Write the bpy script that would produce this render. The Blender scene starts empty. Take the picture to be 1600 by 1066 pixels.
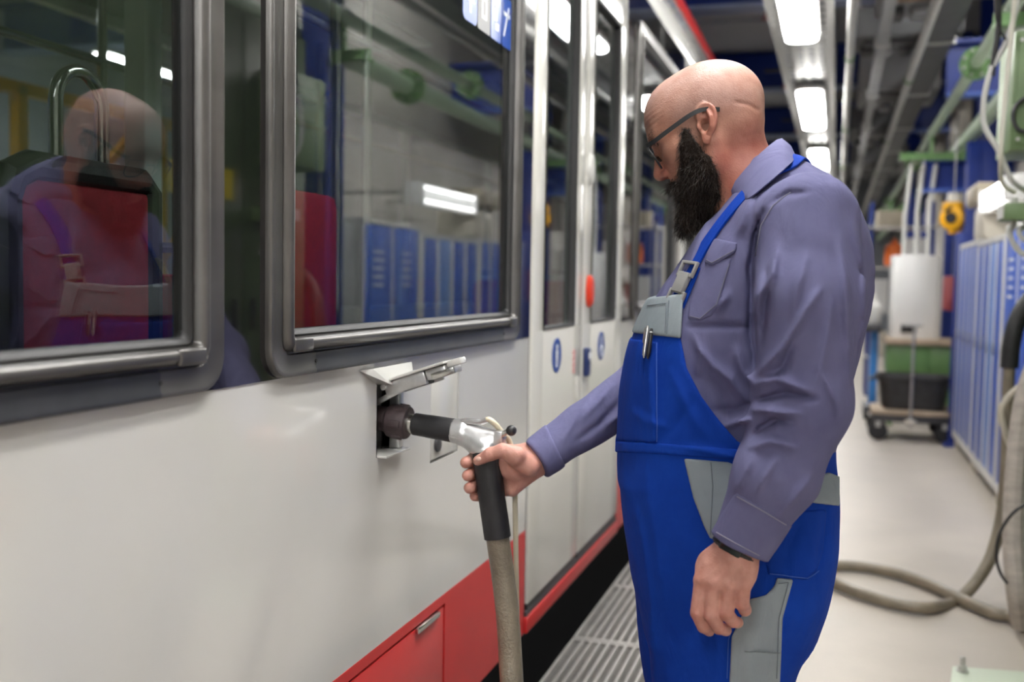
import bpy, bmesh, math, random
import numpy as np
from mathutils import Vector, Matrix
from math import sin, cos, pi, radians, sqrt

SC = bpy.context.scene
COL = SC.collection
random.seed(7)

# ---------------------------------------------------------------- camera
CAM_POS = np.array([0.95, 0.0, 1.36]); FPX = 1600.0
_yaw, _pitch, _roll = radians(17.5), radians(-3.4), radians(1.0)
_f0 = np.array([-sin(_yaw), cos(_yaw), 0]); _r0 = np.array([cos(_yaw), sin(_yaw), 0]); _u0 = np.array([0, 0, 1.0])
CF = cos(_pitch) * _f0 + sin(_pitch) * _u0
_u1 = -sin(_pitch) * _f0 + cos(_pitch) * _u0
CR = cos(_roll) * _r0 + sin(_roll) * _u1
CU = -sin(_roll) * _r0 + cos(_roll) * _u1
cam_data = bpy.data.cameras.new('camera'); cam = bpy.data.objects.new('camera', cam_data); COL.objects.link(cam)
cam_data.sensor_width = 36.0; cam_data.lens = 36.0 * FPX / 1600.0
cam_data.clip_start = 0.02; cam_data.clip_end = 200
cam.matrix_world = Matrix(((CR[0], CU[0], -CF[0], CAM_POS[0]), (CR[1], CU[1], -CF[1], CAM_POS[1]),
                           (CR[2], CU[2], -CF[2], CAM_POS[2]), (0, 0, 0, 1)))
cam_data.dof.use_dof = True; cam_data.dof.focus_distance = 2.0; cam_data.dof.aperture_fstop = 2.4
SC.camera = cam

# ---------------------------------------------------------------- world, exposure
w = bpy.data.worlds.new('hall_ambient'); SC.world = w; w.use_nodes = True
w.node_tree.nodes['Background'].inputs[0].default_value = (0.75, 0.82, 0.9, 1)
w.node_tree.nodes['Background'].inputs[1].default_value = 0.25
SC.view_settings.view_transform = 'Standard'; SC.view_settings.look = 'None'
SC.view_settings.gamma = 1.0; SC.view_settings.use_curve_mapping = False
SC.view_settings.exposure = 0.75
LAMP_POWER = 27.0
SC.cycles.max_bounces = 8; SC.cycles.diffuse_bounces = 4; SC.cycles.glossy_bounces = 4
SC.cycles.transparent_max_bounces = 16; SC.cycles.sample_clamp_indirect = 6.0
SC.cycles.caustics_reflective = False; SC.cycles.caustics_refractive = False

# ---------------------------------------------------------------- view helpers: pixel of the photograph -> point on a plane of the hall
def _ray(px, py): return FPX * CF + (px - 800) * CR - (py - 533) * CU
def on_x(px, py, x=0.0): v = _ray(px, py); return CAM_POS + v * ((x - CAM_POS[0]) / v[0])
def on_y(px, py, y): v = _ray(px, py); return CAM_POS + v * ((y - CAM_POS[1]) / v[1])
def on_z(px, py, z=0.0): v = _ray(px, py); return CAM_POS + v * ((z - CAM_POS[2]) / v[2])
def to_px(P):
    d = P - CAM_POS.astype(P.dtype); z = d @ CF.astype(P.dtype)
    return 800 + FPX * (d @ CR.astype(P.dtype)) / z, 533 - FPX * (d @ CU.astype(P.dtype)) / z

# ---------------------------------------------------------------- materials
MATS = {}
def M(name, col, rough=0.5, metal=0.0, var=0.0, vscale=6.0, bump=0.0, bscale=80.0, coat=0.0, spec=0.5, col2=None,
      stretch=(1, 1, 1), sheen=0.0, sss=0.0, emit=None, rvar=0.0, detail=4.0):
    if name in MATS: return MATS[name]
    m = bpy.data.materials.new(name); m.use_nodes = True; nt = m.node_tree; nt.nodes.clear()
    out = nt.nodes.new('ShaderNodeOutputMaterial'); b = nt.nodes.new('ShaderNodeBsdfPrincipled')
    nt.links.new(b.outputs[0], out.inputs[0])
    b.inputs['Base Color'].default_value = (*col, 1); b.inputs['Roughness'].default_value = rough
    b.inputs['Metallic'].default_value = metal; b.inputs['Specular IOR Level'].default_value = spec
    b.inputs['Coat Weight'].default_value = coat; b.inputs['Coat Roughness'].default_value = 0.06
    if sheen: b.inputs['Sheen Weight'].default_value = sheen
    if sss:
        b.inputs['Subsurface Weight'].default_value = sss; b.inputs['Subsurface Radius'].default_value = (0.01, 0.004, 0.002)
        b.inputs['Subsurface Scale'].default_value = 0.6
    if emit:
        b.inputs['Emission Color'].default_value = (*emit[0], 1); b.inputs['Emission Strength'].default_value = emit[1]
    tc = nt.nodes.new('ShaderNodeTexCoord'); mp = nt.nodes.new('ShaderNodeMapping'); mp.inputs['Scale'].default_value = stretch
    nt.links.new(tc.outputs['Object'], mp.inputs[0])
    if var or col2 or rvar:
        n = nt.nodes.new('ShaderNodeTexNoise'); n.inputs['Scale'].default_value = vscale; n.inputs['Detail'].default_value = detail
        n.inputs['Roughness'].default_value = 0.6
        nt.links.new(mp.outputs[0], n.inputs['Vector'])
        cr = nt.nodes.new('ShaderNodeValToRGB')
        cr.color_ramp.elements[0].position = 0.3; cr.color_ramp.elements[1].position = 0.7
        c2 = col2 if col2 else tuple(min(1, c * (1 + var)) for c in col)
        c1 = col if col2 else tuple(c * (1 - var) for c in col)
        cr.color_ramp.elements[0].color = (*c1, 1); cr.color_ramp.elements[1].color = (*c2, 1)
        nt.links.new(n.outputs['Fac'], cr.inputs[0])
        if var or col2: nt.links.new(cr.outputs[0], b.inputs['Base Color'])
        if rvar:
            ma = nt.nodes.new('ShaderNodeMath'); ma.operation = 'MULTIPLY_ADD'
            ma.inputs[1].default_value = rvar; ma.inputs[2].default_value = rough - rvar / 2
            nt.links.new(n.outputs['Fac'], ma.inputs[0]); nt.links.new(ma.outputs[0], b.inputs['Roughness'])
    if bump:
        n2 = nt.nodes.new('ShaderNodeTexNoise'); n2.inputs['Scale'].default_value = bscale; n2.inputs['Detail'].default_value = 3
        nt.links.new(mp.outputs[0], n2.inputs['Vector'])
        bp = nt.nodes.new('ShaderNodeBump'); bp.inputs['Strength'].default_value = bump; bp.inputs['Distance'].default_value = 0.01
        nt.links.new(n2.outputs['Fac'], bp.inputs['Height']); nt.links.new(bp.outputs[0], b.inputs['Normal'])
    MATS[name] = m; return m

def glass_mat(name, tint, ior=1.55, rough=0.004):
    m = bpy.data.materials.new(name); m.use_nodes = True; nt = m.node_tree; nt.nodes.clear()
    out = nt.nodes.new('ShaderNodeOutputMaterial'); mix = nt.nodes.new('ShaderNodeMixShader')
    tr = nt.nodes.new('ShaderNodeBsdfTransparent'); tr.inputs[0].default_value = (*tint, 1)
    gl = nt.nodes.new('ShaderNodeBsdfGlossy'); gl.inputs['Roughness'].default_value = rough
    gl.inputs['Color'].default_value = (0.97, 0.98, 1, 1)
    fr = nt.nodes.new('ShaderNodeFresnel'); fr.inputs['IOR'].default_value = ior
    ge = nt.nodes.new('ShaderNodeNewGeometry'); mr = nt.nodes.new('ShaderNodeMapRange'); mr.inputs[3].default_value = ior; mr.inputs[4].default_value = 1 / ior
    nt.links.new(ge.outputs['Backfacing'], mr.inputs[0]); nt.links.new(mr.outputs[0], fr.inputs['IOR'])   # same pane reflectance from both faces
    nt.links.new(fr.outputs[0], mix.inputs[0]); nt.links.new(tr.outputs[0], mix.inputs[1]); nt.links.new(gl.outputs[0], mix.inputs[2])
    nt.links.new(mix.outputs[0], out.inputs[0]); MATS[name] = m; return m

def emis(name, col, s):
    return M(name, (0.8, 0.8, 0.8), 0.4, emit=(col, s))

# ---------------------------------------------------------------- mesh helpers
def _ortho(d):
    d = Vector(d).normalized(); a = Vector((0, 0, 1)) if abs(d.z) < 0.9 else Vector((1, 0, 0))
    u = d.cross(a).normalized(); return u, d.cross(u).normalized()

def smooth_path(pts, n=8, closed=False):
    P = [np.array(p, float) for p in pts]; out = []
    N = len(P)
    rng = range(N) if closed else range(N - 1)
    for i in rng:
        p0 = P[(i - 1) % N] if (closed or i > 0) else 2 * P[0] - P[1]
        p1 = P[i]; p2 = P[(i + 1) % N]
        p3 = P[(i + 2) % N] if (closed or i + 2 < N) else 2 * P[-1] - P[-2]
        for k in range(n):
            t = k / n
            out.append(0.5 * ((2 * p1) + (-p0 + p2) * t + (2 * p0 - 5 * p1 + 4 * p2 - p3) * t * t + (-p0 + 3 * p1 - 3 * p2 + p3) * t ** 3))
    if not closed: out.append(P[-1])
    return out

class MB:
    def __init__(s): s.v = []; s.f = []; s.fm = []; s.mi = 0
    def add(s, vs, fs):
        o = len(s.v); s.v += [tuple(map(float, v)) for v in vs]
        s.f += [tuple(i + o for i in f) for f in fs]; s.fm += [s.mi] * len(fs); return s
    def box(s, x0, x1, y0, y1, z0, z1):
        x0, x1 = sorted((x0, x1)); y0, y1 = sorted((y0, y1)); z0, z1 = sorted((z0, z1))
        return s.add([(x0, y0, z0), (x1, y0, z0), (x1, y1, z0), (x0, y1, z0), (x0, y0, z1), (x1, y0, z1), (x1, y1, z1), (x0, y1, z1)],
                     [(0, 3, 2, 1), (4, 5, 6, 7), (0, 1, 5, 4), (1, 2, 6, 5), (2, 3, 7, 6), (3, 0, 4, 7)])
    def obox(s, c, ax, ay, az, hx, hy, hz):
        c, ax, ay, az = [np.array(q, float) for q in (c, ax, ay, az)]; vs = []
        for sz in (-1, 1):
            for sx, sy in ((-1, -1), (1, -1), (1, 1), (-1, 1)): vs.append(c + ax * hx * sx + ay * hy * sy + az * hz * sz)
        fs = [(0, 3, 2, 1), (4, 5, 6, 7), (0, 1, 5, 4), (1, 2, 6, 5), (2, 3, 7, 6), (3, 0, 4, 7)]
        if np.dot(np.cross(ax, ay), az) < 0: fs = [f[::-1] for f in fs]
        return s.add(vs, fs)
    def bar(s, a, b, wd, ht, up=(0, 0, 1)):
        a = np.array(a, float); b = np.array(b, float); d = (b - a); L = np.linalg.norm(d); d /= L
        up = np.array(up, float); sd = np.cross(d, up)
        if np.linalg.norm(sd) < 1e-6: sd = np.cross(d, np.array((1.0, 0, 0)))
        sd /= np.linalg.norm(sd); up = np.cross(sd, d)
        return s.obox((a + b) / 2, d, sd, up, L / 2, wd / 2, ht / 2)
    def tube(s, path, r, n=12, caps=True, closed=False):
        P = [Vector(p) for p in path]; N = len(P); rs = list(r) if hasattr(r, '__len__') else [r] * N
        T = []
        for i in range(N):
            a = P[(i - 1) % N] if (closed or i > 0) else P[0]; b = P[(i + 1) % N] if (closed or i < N - 1) else P[-1]
            t = (b - a); T.append(t.normalized() if t.length > 1e-9 else Vector((0, 0, 1)))
        u, _ = _ortho(T[0]); vs = []
        for i in range(N):
            u = (u - T[i] * u.dot(T[i])).normalized(); v = T[i].cross(u)
            for k in range(n):
                a = 2 * pi * k / n; vs.append(P[i] + (u * cos(a) + v * sin(a)) * rs[i])
        fs = []
        for i in range(N if closed else N - 1):
            j = (i + 1) % N
            for k in range(n):
                k2 = (k + 1) % n; fs.append((i * n + k, i * n + k2, j * n + k2, j * n + k))
        if caps and not closed:
            fs.append(tuple(range(n))[::-1]); fs.append(tuple((N - 1) * n + k for k in range(n)))
        return s.add(vs, fs)
    def cyl(s, a, b, r, n=16, r2=None): return s.tube([a, b], [r, r if r2 is None else r2], n)
    def lathe(s, prof, o, axis, n=20, caps=True):
        o = Vector(o); d = Vector(axis).normalized(); u, v = _ortho(d); vs = []; m = len(prof)
        for r, h in prof:
            for k in range(n):
                a = 2 * pi * k / n; vs.append(o + d * h + (u * cos(a) + v * sin(a)) * max(r, 1e-5))
        fs = []
        for i in range(m - 1):
            for k in range(n):
                k2 = (k + 1) % n; fs.append((i * n + k, i * n + k2, (i + 1) * n + k2, (i + 1) * n + k))
        if caps: fs.append(tuple(range(n))[::-1]); fs.append(tuple((m - 1) * n + k for k in range(n)))
        return s.add(vs, fs)
    def prism(s, poly, ext):
        poly = [np.array(p, float) for p in poly]; e = np.array(ext, float); n = len(poly)
        nr = sum((np.cross(poly[i] - poly[0], poly[(i + 1) % n] - poly[0]) for i in range(1, n - 1)), np.zeros(3))
        if np.dot(nr, e) < 0: poly = poly[::-1]
        return s.add(poly + [p + e for p in poly],
                     [tuple(range(n))[::-1], tuple(range(n, 2 * n))] + [(i, (i + 1) % n, n + (i + 1) % n, n + i) for i in range(n)])
    def ball(s, c, r, n=14, m=9):
        r = r if hasattr(r, '__len__') else (r, r, r); vs = [(c[0], c[1], c[2] - r[2])]; fs = []
        for i in range(1, m):
            t = -pi / 2 + pi * i / m
            for k in range(n): a = 2 * pi * k / n; vs.append((c[0] + r[0] * cos(t) * cos(a), c[1] + r[1] * cos(t) * sin(a), c[2] + r[2] * sin(t)))
        vs.append((c[0], c[1], c[2] + r[2])); L = len(vs) - 1
        for k in range(n): fs.append((0, 1 + (k + 1) % n, 1 + k)); fs.append((L, 1 + (m - 2) * n + k, 1 + (m - 2) * n + (k + 1) % n))
        for i in range(m - 2):
            for k in range(n): k2 = (k + 1) % n; fs.append((1 + i * n + k, 1 + i * n + k2, 1 + (i + 1) * n + k2, 1 + (i + 1) * n + k))
        return s.add(vs, fs)
    def rings(s, loops, close_ends=False):
        n = len(loops[0]); vs = [p for l in loops for p in l]; fs = []
        for i in range(len(loops) - 1):
            for k in range(n): k2 = (k + 1) % n; fs.append((i * n + k, i * n + k2, (i + 1) * n + k2, (i + 1) * n + k))
        return s.add(vs, fs)
    def build(s, name, mat, parent=None, bevel=0.0, seg=2, smooth=30, fixn=False, kind=None, label=None):
        me = bpy.data.meshes.new(name); o = np.array(root_loc(parent)) if parent is not None else np.zeros(3)
        me.from_pydata([tuple(np.array(v) - o) for v in s.v], [], s.f)
        for m in (mat if isinstance(mat, (list, tuple)) else [mat]): me.materials.append(m)
        me.polygons.foreach_set('material_index', s.fm)
        if bevel or fixn:
            bm = bmesh.new(); bm.from_mesh(me)
            if fixn: bmesh.ops.recalc_face_normals(bm, faces=bm.faces)
            if bevel:
                es = [e for e in bm.edges if len(e.link_faces) == 2 and e.calc_face_angle(0) > 0.5]
                bmesh.ops.bevel(bm, geom=es, offset=bevel, segments=seg, profile=0.5, affect='EDGES', clamp_overlap=True)
            bm.to_mesh(me); bm.free()
        me.update()
        if smooth: me.shade_smooth(); me.set_sharp_from_angle(angle=radians(smooth))
        ob = bpy.data.objects.new(name, me); COL.objects.link(ob)
        if parent is not None: ob.parent = parent
        if kind: ob['kind'] = kind
        if label: ob['label'] = label
        return ob

def root_loc(p):
    while p.parent is not None: p = p.parent
    return tuple(p.location)
def thing(name, label, cat, loc=(0, 0, 0), group=None):
    o = bpy.data.objects.new(name, None); COL.objects.link(o); o.location = loc; o.empty_display_size = 0.1
    o['label'] = label; o['category'] = cat
    if group: o['group'] = group
    return o
def tag(o, label, cat, group=None):
    o['label'] = label; o['category'] = cat
    if group: o['group'] = group
    return o
def struct(o): o['kind'] = 'structure'; return o
def copy_tree(o, parent=None):
    c = o.copy(); COL.objects.link(c); c.parent = parent
    for ch in list(o.children): copy_tree(ch, c)
    return c
def clone_part(o):
    c = o.copy(); COL.objects.link(c); return c

def rrect(y0, y1, z0, z1, r, k=6):
    pts = []
    for cy, cz, a0 in ((y1 - r, z0 + r, -90), (y1 - r, z1 - r, 0), (y0 + r, z1 - r, 90), (y0 + r, z0 + r, 180)):
        for i in range(k + 1):
            a = radians(a0 + 90 * i / k); pts.append((cy + r * cos(a), cz + r * sin(a)))
    return pts
def panel_holes(mb, x0, x1, y0, y1, z0, z1, holes):
    """slab in the y-z plane with rectangular openings"""
    ys = sorted({y0, y1, *[h[0] for h in holes], *[h[1] for h in holes]}); zs = sorted({z0, z1, *[h[2] for h in holes], *[h[3] for h in holes]})
    ys = [v for v in ys if y0 <= v <= y1]; zs = [v for v in zs if z0 <= v <= z1]
    def solid(i, j):
        if i < 0 or j < 0 or i >= len(ys) - 1 or j >= len(zs) - 1: return False
        cy = (ys[i] + ys[i + 1]) / 2; cz = (zs[j] + zs[j + 1]) / 2
        return not any(h[0] < cy < h[1] and h[2] < cz < h[3] for h in holes)
    for i in range(len(ys) - 1):
        for j in range(len(zs) - 1):
            if not solid(i, j): continue
            a, b, c, d = ys[i], ys[i + 1], zs[j], zs[j + 1]
            V = [(x0, a, c), (x1, a, c), (x1, b, c), (x0, b, c), (x0, a, d), (x1, a, d), (x1, b, d), (x0, b, d)]
            F = [(1, 2, 6, 5), (3, 0, 4, 7)]
            if not solid(i, j - 1): F.append((0, 3, 2, 1))
            if not solid(i, j + 1): F.append((4, 5, 6, 7))
            if not solid(i - 1, j): F.append((0, 1, 5, 4))
            if not solid(i + 1, j): F.append((2, 3, 7, 6))
            mb.add(V, F)
    return mb
# ================================================================ THE HALL (setting)
m_floor = M('floor_concrete', (0.47, 0.425, 0.37), 0.42, var=0.10, vscale=2.2, bump=0.04, bscale=30, rvar=0.25, detail=8)
m_wallr = M('wall_plaster', (0.70, 0.66, 0.61), 0.8, var=0.10, vscale=3, bump=0.1, bscale=20)
m_ceil = M('ceiling_concrete', (0.30, 0.31, 0.33), 0.85, var=0.12, vscale=1.5)
m_far = M('far_wall', (0.40, 0.43, 0.48), 0.8, var=0.1, vscale=1)
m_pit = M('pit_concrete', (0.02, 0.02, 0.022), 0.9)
m_blue = M('blue_steel_paint', (0.006, 0.030, 0.24), 0.38, var=0.12, vscale=3)
m_blue2 = M('blue_locker_paint', (0.018, 0.085, 0.46), 0.42, var=0.06, vscale=4)
m_lblue = M('light_blue_locker_paint', (0.12, 0.24, 0.60), 0.42, var=0.06, vscale=4)
m_grey = M('light_grey_paint', (0.60, 0.60, 0.58), 0.4, var=0.05, vscale=5)
m_galv = M('galvanised_steel', (0.50, 0.50, 0.48), 0.38, 0.75, var=0.12, vscale=18)
m_greenp = M('green_pipe_paint', (0.36, 0.47, 0.33), 0.35, var=0.10, vscale=5)
m_green = M('green_enamel', (0.14, 0.27, 0.10), 0.4, var=0.10, vscale=6)
m_greenc = M('sage_green_enamel', (0.17, 0.26, 0.12), 0.45, var=0.08, vscale=6)
m_white = M('white_enamel', (0.78, 0.78, 0.77), 0.3, var=0.03, vscale=4)
m_cream = M('cream_paint', (0.62, 0.58, 0.50), 0.5, var=0.06, vscale=5)
m_beige = M('beige_metal', (0.40, 0.35, 0.27), 0.5, var=0.10, vscale=6)
m_black = M('black_rubber', (0.018, 0.018, 0.02), 0.55, var=0.3, vscale=30, bump=0.1, bscale=60)
m_blackp = M('black_plastic', (0.02, 0.02, 0.022), 0.4)
m_dark = M('dark_metal', (0.07, 0.07, 0.075), 0.5, 0.4, var=0.2, vscale=6)
m_dgrey = M('dark_grey_paint', (0.14, 0.145, 0.15), 0.55, var=0.2, vscale=4)
m_mgrey = M('mid_grey_paint', (0.27, 0.275, 0.28), 0.5, var=0.12, vscale=4)
m_redpipe = M('red_sprinkler_paint', (0.32, 0.06, 0.06), 0.45)
m_yellow = M('yellow_enamel', (0.80, 0.40, 0.01), 0.35, var=0.06, vscale=8)
m_ylabel = M('yellow_label', (0.75, 0.62, 0.02), 0.5)
m_wood = M('worn_wood', (0.42, 0.33, 0.24), 0.7, var=0.2, vscale=9, stretch=(1, 6, 1))
m_lamp = emis('lamp_diffuser', (1.0, 0.985, 0.955), LAMP_POWER)
m_tube = emis('tube_light', (1.0, 0.98, 0.95), 5.0)
m_orange = M('orange_paint', (0.75, 0.16, 0.03), 0.45)
m_brown = M('brown_panel', (0.30, 0.19, 0.12), 0.6, var=0.1)

XW = 2.60          # right wall
YB, YE = -9.0, 34.0
XL = -9.0
ZC = 4.6
mb = MB(); mb.box(0.78, XW + 0.3, YB, YE, -0.15, 0.0)
floor = struct(mb.build('floor', m_floor, smooth=0))
mb = MB(); mb.box(XL, -2.60, YB, YE, -0.15, 0.0); struct(mb.build('floor_far', m_floor, smooth=0))
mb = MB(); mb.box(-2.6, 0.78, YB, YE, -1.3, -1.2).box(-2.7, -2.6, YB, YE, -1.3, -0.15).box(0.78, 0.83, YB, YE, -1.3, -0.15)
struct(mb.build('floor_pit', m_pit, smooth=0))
mb = MB(); mb.box(XW, XW + 0.2, YB, YE, 0, ZC); struct(mb.build('wall_right', m_wallr, smooth=0))
mb = MB(); mb.box(XL - 0.2, XL, YB, YE, 0, ZC); struct(mb.build('wall_left', m_far, smooth=0))
mb = MB(); mb.box(XL, XW, YE, YE + 0.2, 0, ZC); struct(mb.build('wall_end', m_far, smooth=0))
mb = MB(); mb.box(XL, XW, YB - 0.2, YB, 0, ZC); struct(mb.build('wall_back', m_far, smooth=0))
ceiling = MB().box(XL, XW, YB, YE, ZC, ZC + 0.2).build('ceiling', m_ceil, smooth=0); struct(ceiling)
# bright roof panels of the ceiling between the blue beams, left of the lamp row
m_roofp = M('roof_panel', (0.62, 0.64, 0.70), 0.7, var=0.06, vscale=1)
for y0 in np.arange(-7.5, 33, 4.5):
    for dy in (0.5, 2.45):
        MB().box(-7.6, 0.7, y0 + dy, y0 + dy + 1.75, ZC - 0.05, ZC + 0.01).build('roof_panel', m_roofp, ceiling, bevel=0.01)

# blue roof beams
for i, y in enumerate((1.3, 5.8, 10.3, 14.7, 19.2, 23.7)):
    t = thing('roof_beam', ['blue steel roof beam above the viewer, out of the picture', 'blue steel roof beam nearest above the red tram roof edge',
              'blue steel beam crossing the ceiling at the top edge of the picture', 'blue ceiling beam just above the bald man\'s head level with the second lamp',
              'blue ceiling beam behind the man\'s head beside the third lamp', 'farthest blue ceiling beam low behind the man\'s collar'][i], 'beam', (0, y, ZC))
    MB().box(-8.9, XW - 0.02, y - 0.02, y + 0.02, ZC - 0.55, ZC - 0.05).build('web', m_blue, t)
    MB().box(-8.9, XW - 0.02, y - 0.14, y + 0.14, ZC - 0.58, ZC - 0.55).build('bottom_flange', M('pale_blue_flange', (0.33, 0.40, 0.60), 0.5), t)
    MB().box(-8.9, XW - 0.02, y - 0.14, y + 0.14, ZC - 0.05, ZC - 0.002).build('top_flange', m_blue, t)

# ---------------------------------------------------------------- ceiling lights on their cable tray
LZ = 2.945; LX = 0.68
def make_light():
    t = thing('ceiling_light', '', 'light', (LX, 0, LZ))
    o = MB(); pr = rrect(-0.10, 0.10, -1.02, 1.02, 0.08, 5)
    o.prism([(LX + a, b, LZ + 0.0) for a, b in pr], (0, 0, 0.03)); o.build('diffuser', m_lamp, t, bevel=0.008)
    o = MB(); pr = rrect(-0.115, 0.115, -1.04, 1.04, 0.085, 5)
    o.prism([(LX + a, b, LZ + 0.031) for a, b in pr], (0, 0, 0.045)); o.build('housing', m_grey, t, bevel=0.008)
    for s in (-0.7, 0.7): MB().box(LX - 0.05, LX + 0.05, s - 0.015, s + 0.015, LZ + 0.075, LZ + 0.105).build('mounting_clip', m_galv, t)
    return t
light0 = make_light()
L_LAB = {6.05: 'nearest glowing ceiling light, cut off by the top edge of the picture', 9.95: 'glowing ceiling light second from the top edge, right of the bald head',
         13.85: 'glowing ceiling light third from the top edge, above the shirt collar', 17.75: 'fourth glowing ceiling light, small, just behind the shoulder'}
first = True
for y in np.arange(-5.65, 33, 3.9):
    y = round(float(y), 2); o = light0 if first else copy_tree(light0); first = False
    o.location = (LX, y, LZ); o['group'] = 'ceiling lights along the aisle'
    o['label'] = L_LAB.get(y, 'ceiling light of the aisle row behind the viewer' if y < 4 else 'tiny far ceiling light at the end of the aisle row')
for y in np.arange(-6.2, 8.0, 3.3):                # added fill row, unseen above the picture, to light upper wall and man
    o = copy_tree(light0); o.location = (2.0, float(y), 4.30); o['group'] = 'added fill lights high over the lockers'; o['label'] = 'added fill light high over the lockers, unseen above the picture'
for y in np.arange(-5.65, 3.0, 3.9):
    for X in (-3.7, ):
        o = copy_tree(light0); o.location = (X, float(y), 3.6); o['group'] = 'ceiling lights beyond the tram'
        o['label'] = 'ceiling light on the far side of the tram'
for y in (6.05, 9.95):
    o = copy_tree(light0); o.location = (-6.4, y, 3.6); o['group'] = 'ceiling lights beyond the tram'; o['label'] = 'small ceiling light seen through the left tram window, ' + ('nearer' if y < 7 else 'farther')
tray = thing('cable_tray', 'perforated grey cable tray running above the glowing ceiling lights', 'cable tray', (0.68, 12, 3.05))
for x, nm in ((0.485, 'side_rail'), (0.865, 'side_rail')):
    MB().box(x - 0.012, x + 0.012, -8, 33, 3.05, 3.15).build(nm, m_galv, tray)
mb = MB()
for y in np.arange(-8, 33, 0.16): mb.box(0.49, 0.86, y, y + 0.09, 3.052, 3.06)
for x in (0.52, 0.6, 0.68, 0.76, 0.84): mb.box(x - 0.015, x + 0.015, -8, 33, 3.048, 3.052)
mb.build('perforated_bed', m_galv, tray, kind='stuff')
for y in np.arange(-7, 33, 3.9):
    MB().cyl((0.5, y, 3.14), (0.5, y, ZC), 0.008, 8).build('hanger_rod', m_galv, tray); MB().cyl((0.85, y, 3.14), (0.85, y, ZC), 0.008, 8).build('hanger_rod', m_galv, tray)
for x, r, m_ in ((0.56, 0.012, m_black), (0.60, 0.009, m_grey), (0.80, 0.012, m_black), (0.74, 0.01, m_mgrey)):
    MB().tube([(x, -8, 3.075), (x + 0.01, 10, 3.075), (x, 33, 3.075)], r, 8).build('tray_cable', m_, tray)

# ---------------------------------------------------------------- pipes
def pipe(name, label, x, z, r, m_, joints=(), jr=0.0, ya=-7, yb=33, bolts=True, cat='pipe'):
    t = thing(name, label, cat, (x, 8, z))
    MB().tube([(x, ya, z), (x, yb, z)], r, 20).build('pipe_run', m_, t)
    for y in joints:
        f = MB(); f.lathe([(r, -0.03), (jr, -0.03), (jr, -0.003), (jr * 0.96, -0.003), (jr * 0.96, 0.003), (jr, 0.003), (jr, 0.03), (r, 0.03)], (x, y, z), (0, 1, 0), 24)
        fo = f.build('flange', m_green, t)
        if bolts:
            for k in range(8):
                a = 2 * pi * (k + .5) / 8; c = (x + jr * .8 * cos(a), y, z + jr * .8 * sin(a))
                MB().cyl((c[0], y - 0.045, c[2]), (c[0], y + 0.045, c[2]), 0.011, 6).build('bolt', m_galv, fo)
    return t
pipe('green_pipe', 'thinner pale green pipe with dark green bolted flanges, upper right', 1.79, 2.86, 0.042, m_greenp, (2.6, 7.55, 13.3, 19), 0.105)
pipe('green_pipe', 'thicker pale green pipe with bolted flanges nearest the right wall', 2.07, 2.76, 0.062, m_greenp, (2.3, 7.0, 12.9, 19), 0.125)
pipe('conduit_pipe', 'straight grey ceiling pipe just right of the ceiling lights', 0.985, 2.95, 0.028, m_galv, (4.2, 7.6, 11, 14.4), 0.034, bolts=False)
pipe('conduit_pipe', 'slanting grey ceiling pipe between the light row and green pipes', 1.42, 2.93, 0.030, m_galv, (5.1, 8.4, 11.8, 15), 0.036, bolts=False)
t = thing('sprinkler_pipe', 'thin red sprinkler pipe with heads below the roof panels', 'pipe', (0.2, 12, 3.9))
MB().tube([(0.28, -6, 3.85), (0.28, 33, 3.85)], 0.022, 10).build('pipe_run', m_redpipe, t)
for y in (9.2, 12.6, 16.4, 20.5):
    MB().box(0.05, 0.46, y - 0.02, y + 0.02, 3.87, 3.90).build('support_bar', m_dark, t)
    MB().lathe([(0.015, 0), (0.03, -0.04), (0.03, -0.07), (0.05, -0.09), (0.05, -0.10)], (0.28, y + .4, 3.84), (0, 0, 1), 10).build('sprinkler_head', m_redpipe, t)

# green brackets that carry the pipes, on blue columns
def column(label, y, x=2.38, w=0.22, d=0.22, z1=ZC):
    t = thing('steel_column', label, 'column', (x, y, 0))
    MB().box(x - w / 2, x + w / 2, y - d / 2, y - d / 2 + 0.025, 0, z1).build('flange', m_blue, t, bevel=0.003)
    MB().box(x - w / 2, x + w / 2, y + d / 2 - 0.025, y + d / 2, 0, z1).build('flange', m_blue, t, bevel=0.003)
    MB().box(x - 0.012, x + 0.012, y - d / 2 + 0.025, y + d / 2 - 0.025, 0, z1).build('web', m_blue, t)
    MB().box(x - w / 2 - 0.04, x + w / 2 + 0.04, y - d / 2 - 0.04, y + d / 2 + 0.04, 0, 0.025).build('base_plate', m_blue, t, bevel=0.004)
    return t
def bracket(label, y, z=2.64, x0=1.62, x1=2.26):
    t = thing('pipe_bracket', label, 'bracket', (x1, y, z))
    MB().box(x0, x1, y - 0.05, y + 0.05, z - 0.045, z - 0.02).build('arm', m_green, t, bevel=0.004)
    MB().box(x0, x1, y - 0.012, y + 0.012, z - 0.02, z + 0.03).build('arm_web', m_green, t)
    MB().prism([(x1 - 0.4, y - 0.012, z + .03), (x1, y - 0.012, z + .03), (x1, y - 0.012, z + 0.30)], (0, 0.024, 0)).build('gusset', m_green, t)
    for x, r in ((1.79, 0.05), (2.07, 0.07)):
        MB().tube([(x + r * cos(a), y, (2.86 if x < 2 else 2.76) + r * sin(a)) for a in np.linspace(-pi * .1, pi * 1.1, 12)], 0.008, 6).build('pipe_clamp', m_galv, t)
        MB().cyl((x, y, z), (x, y, (2.86 if x < 2 else 2.76) - r * .8), 0.02, 8).build('saddle', m_green, t)
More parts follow.
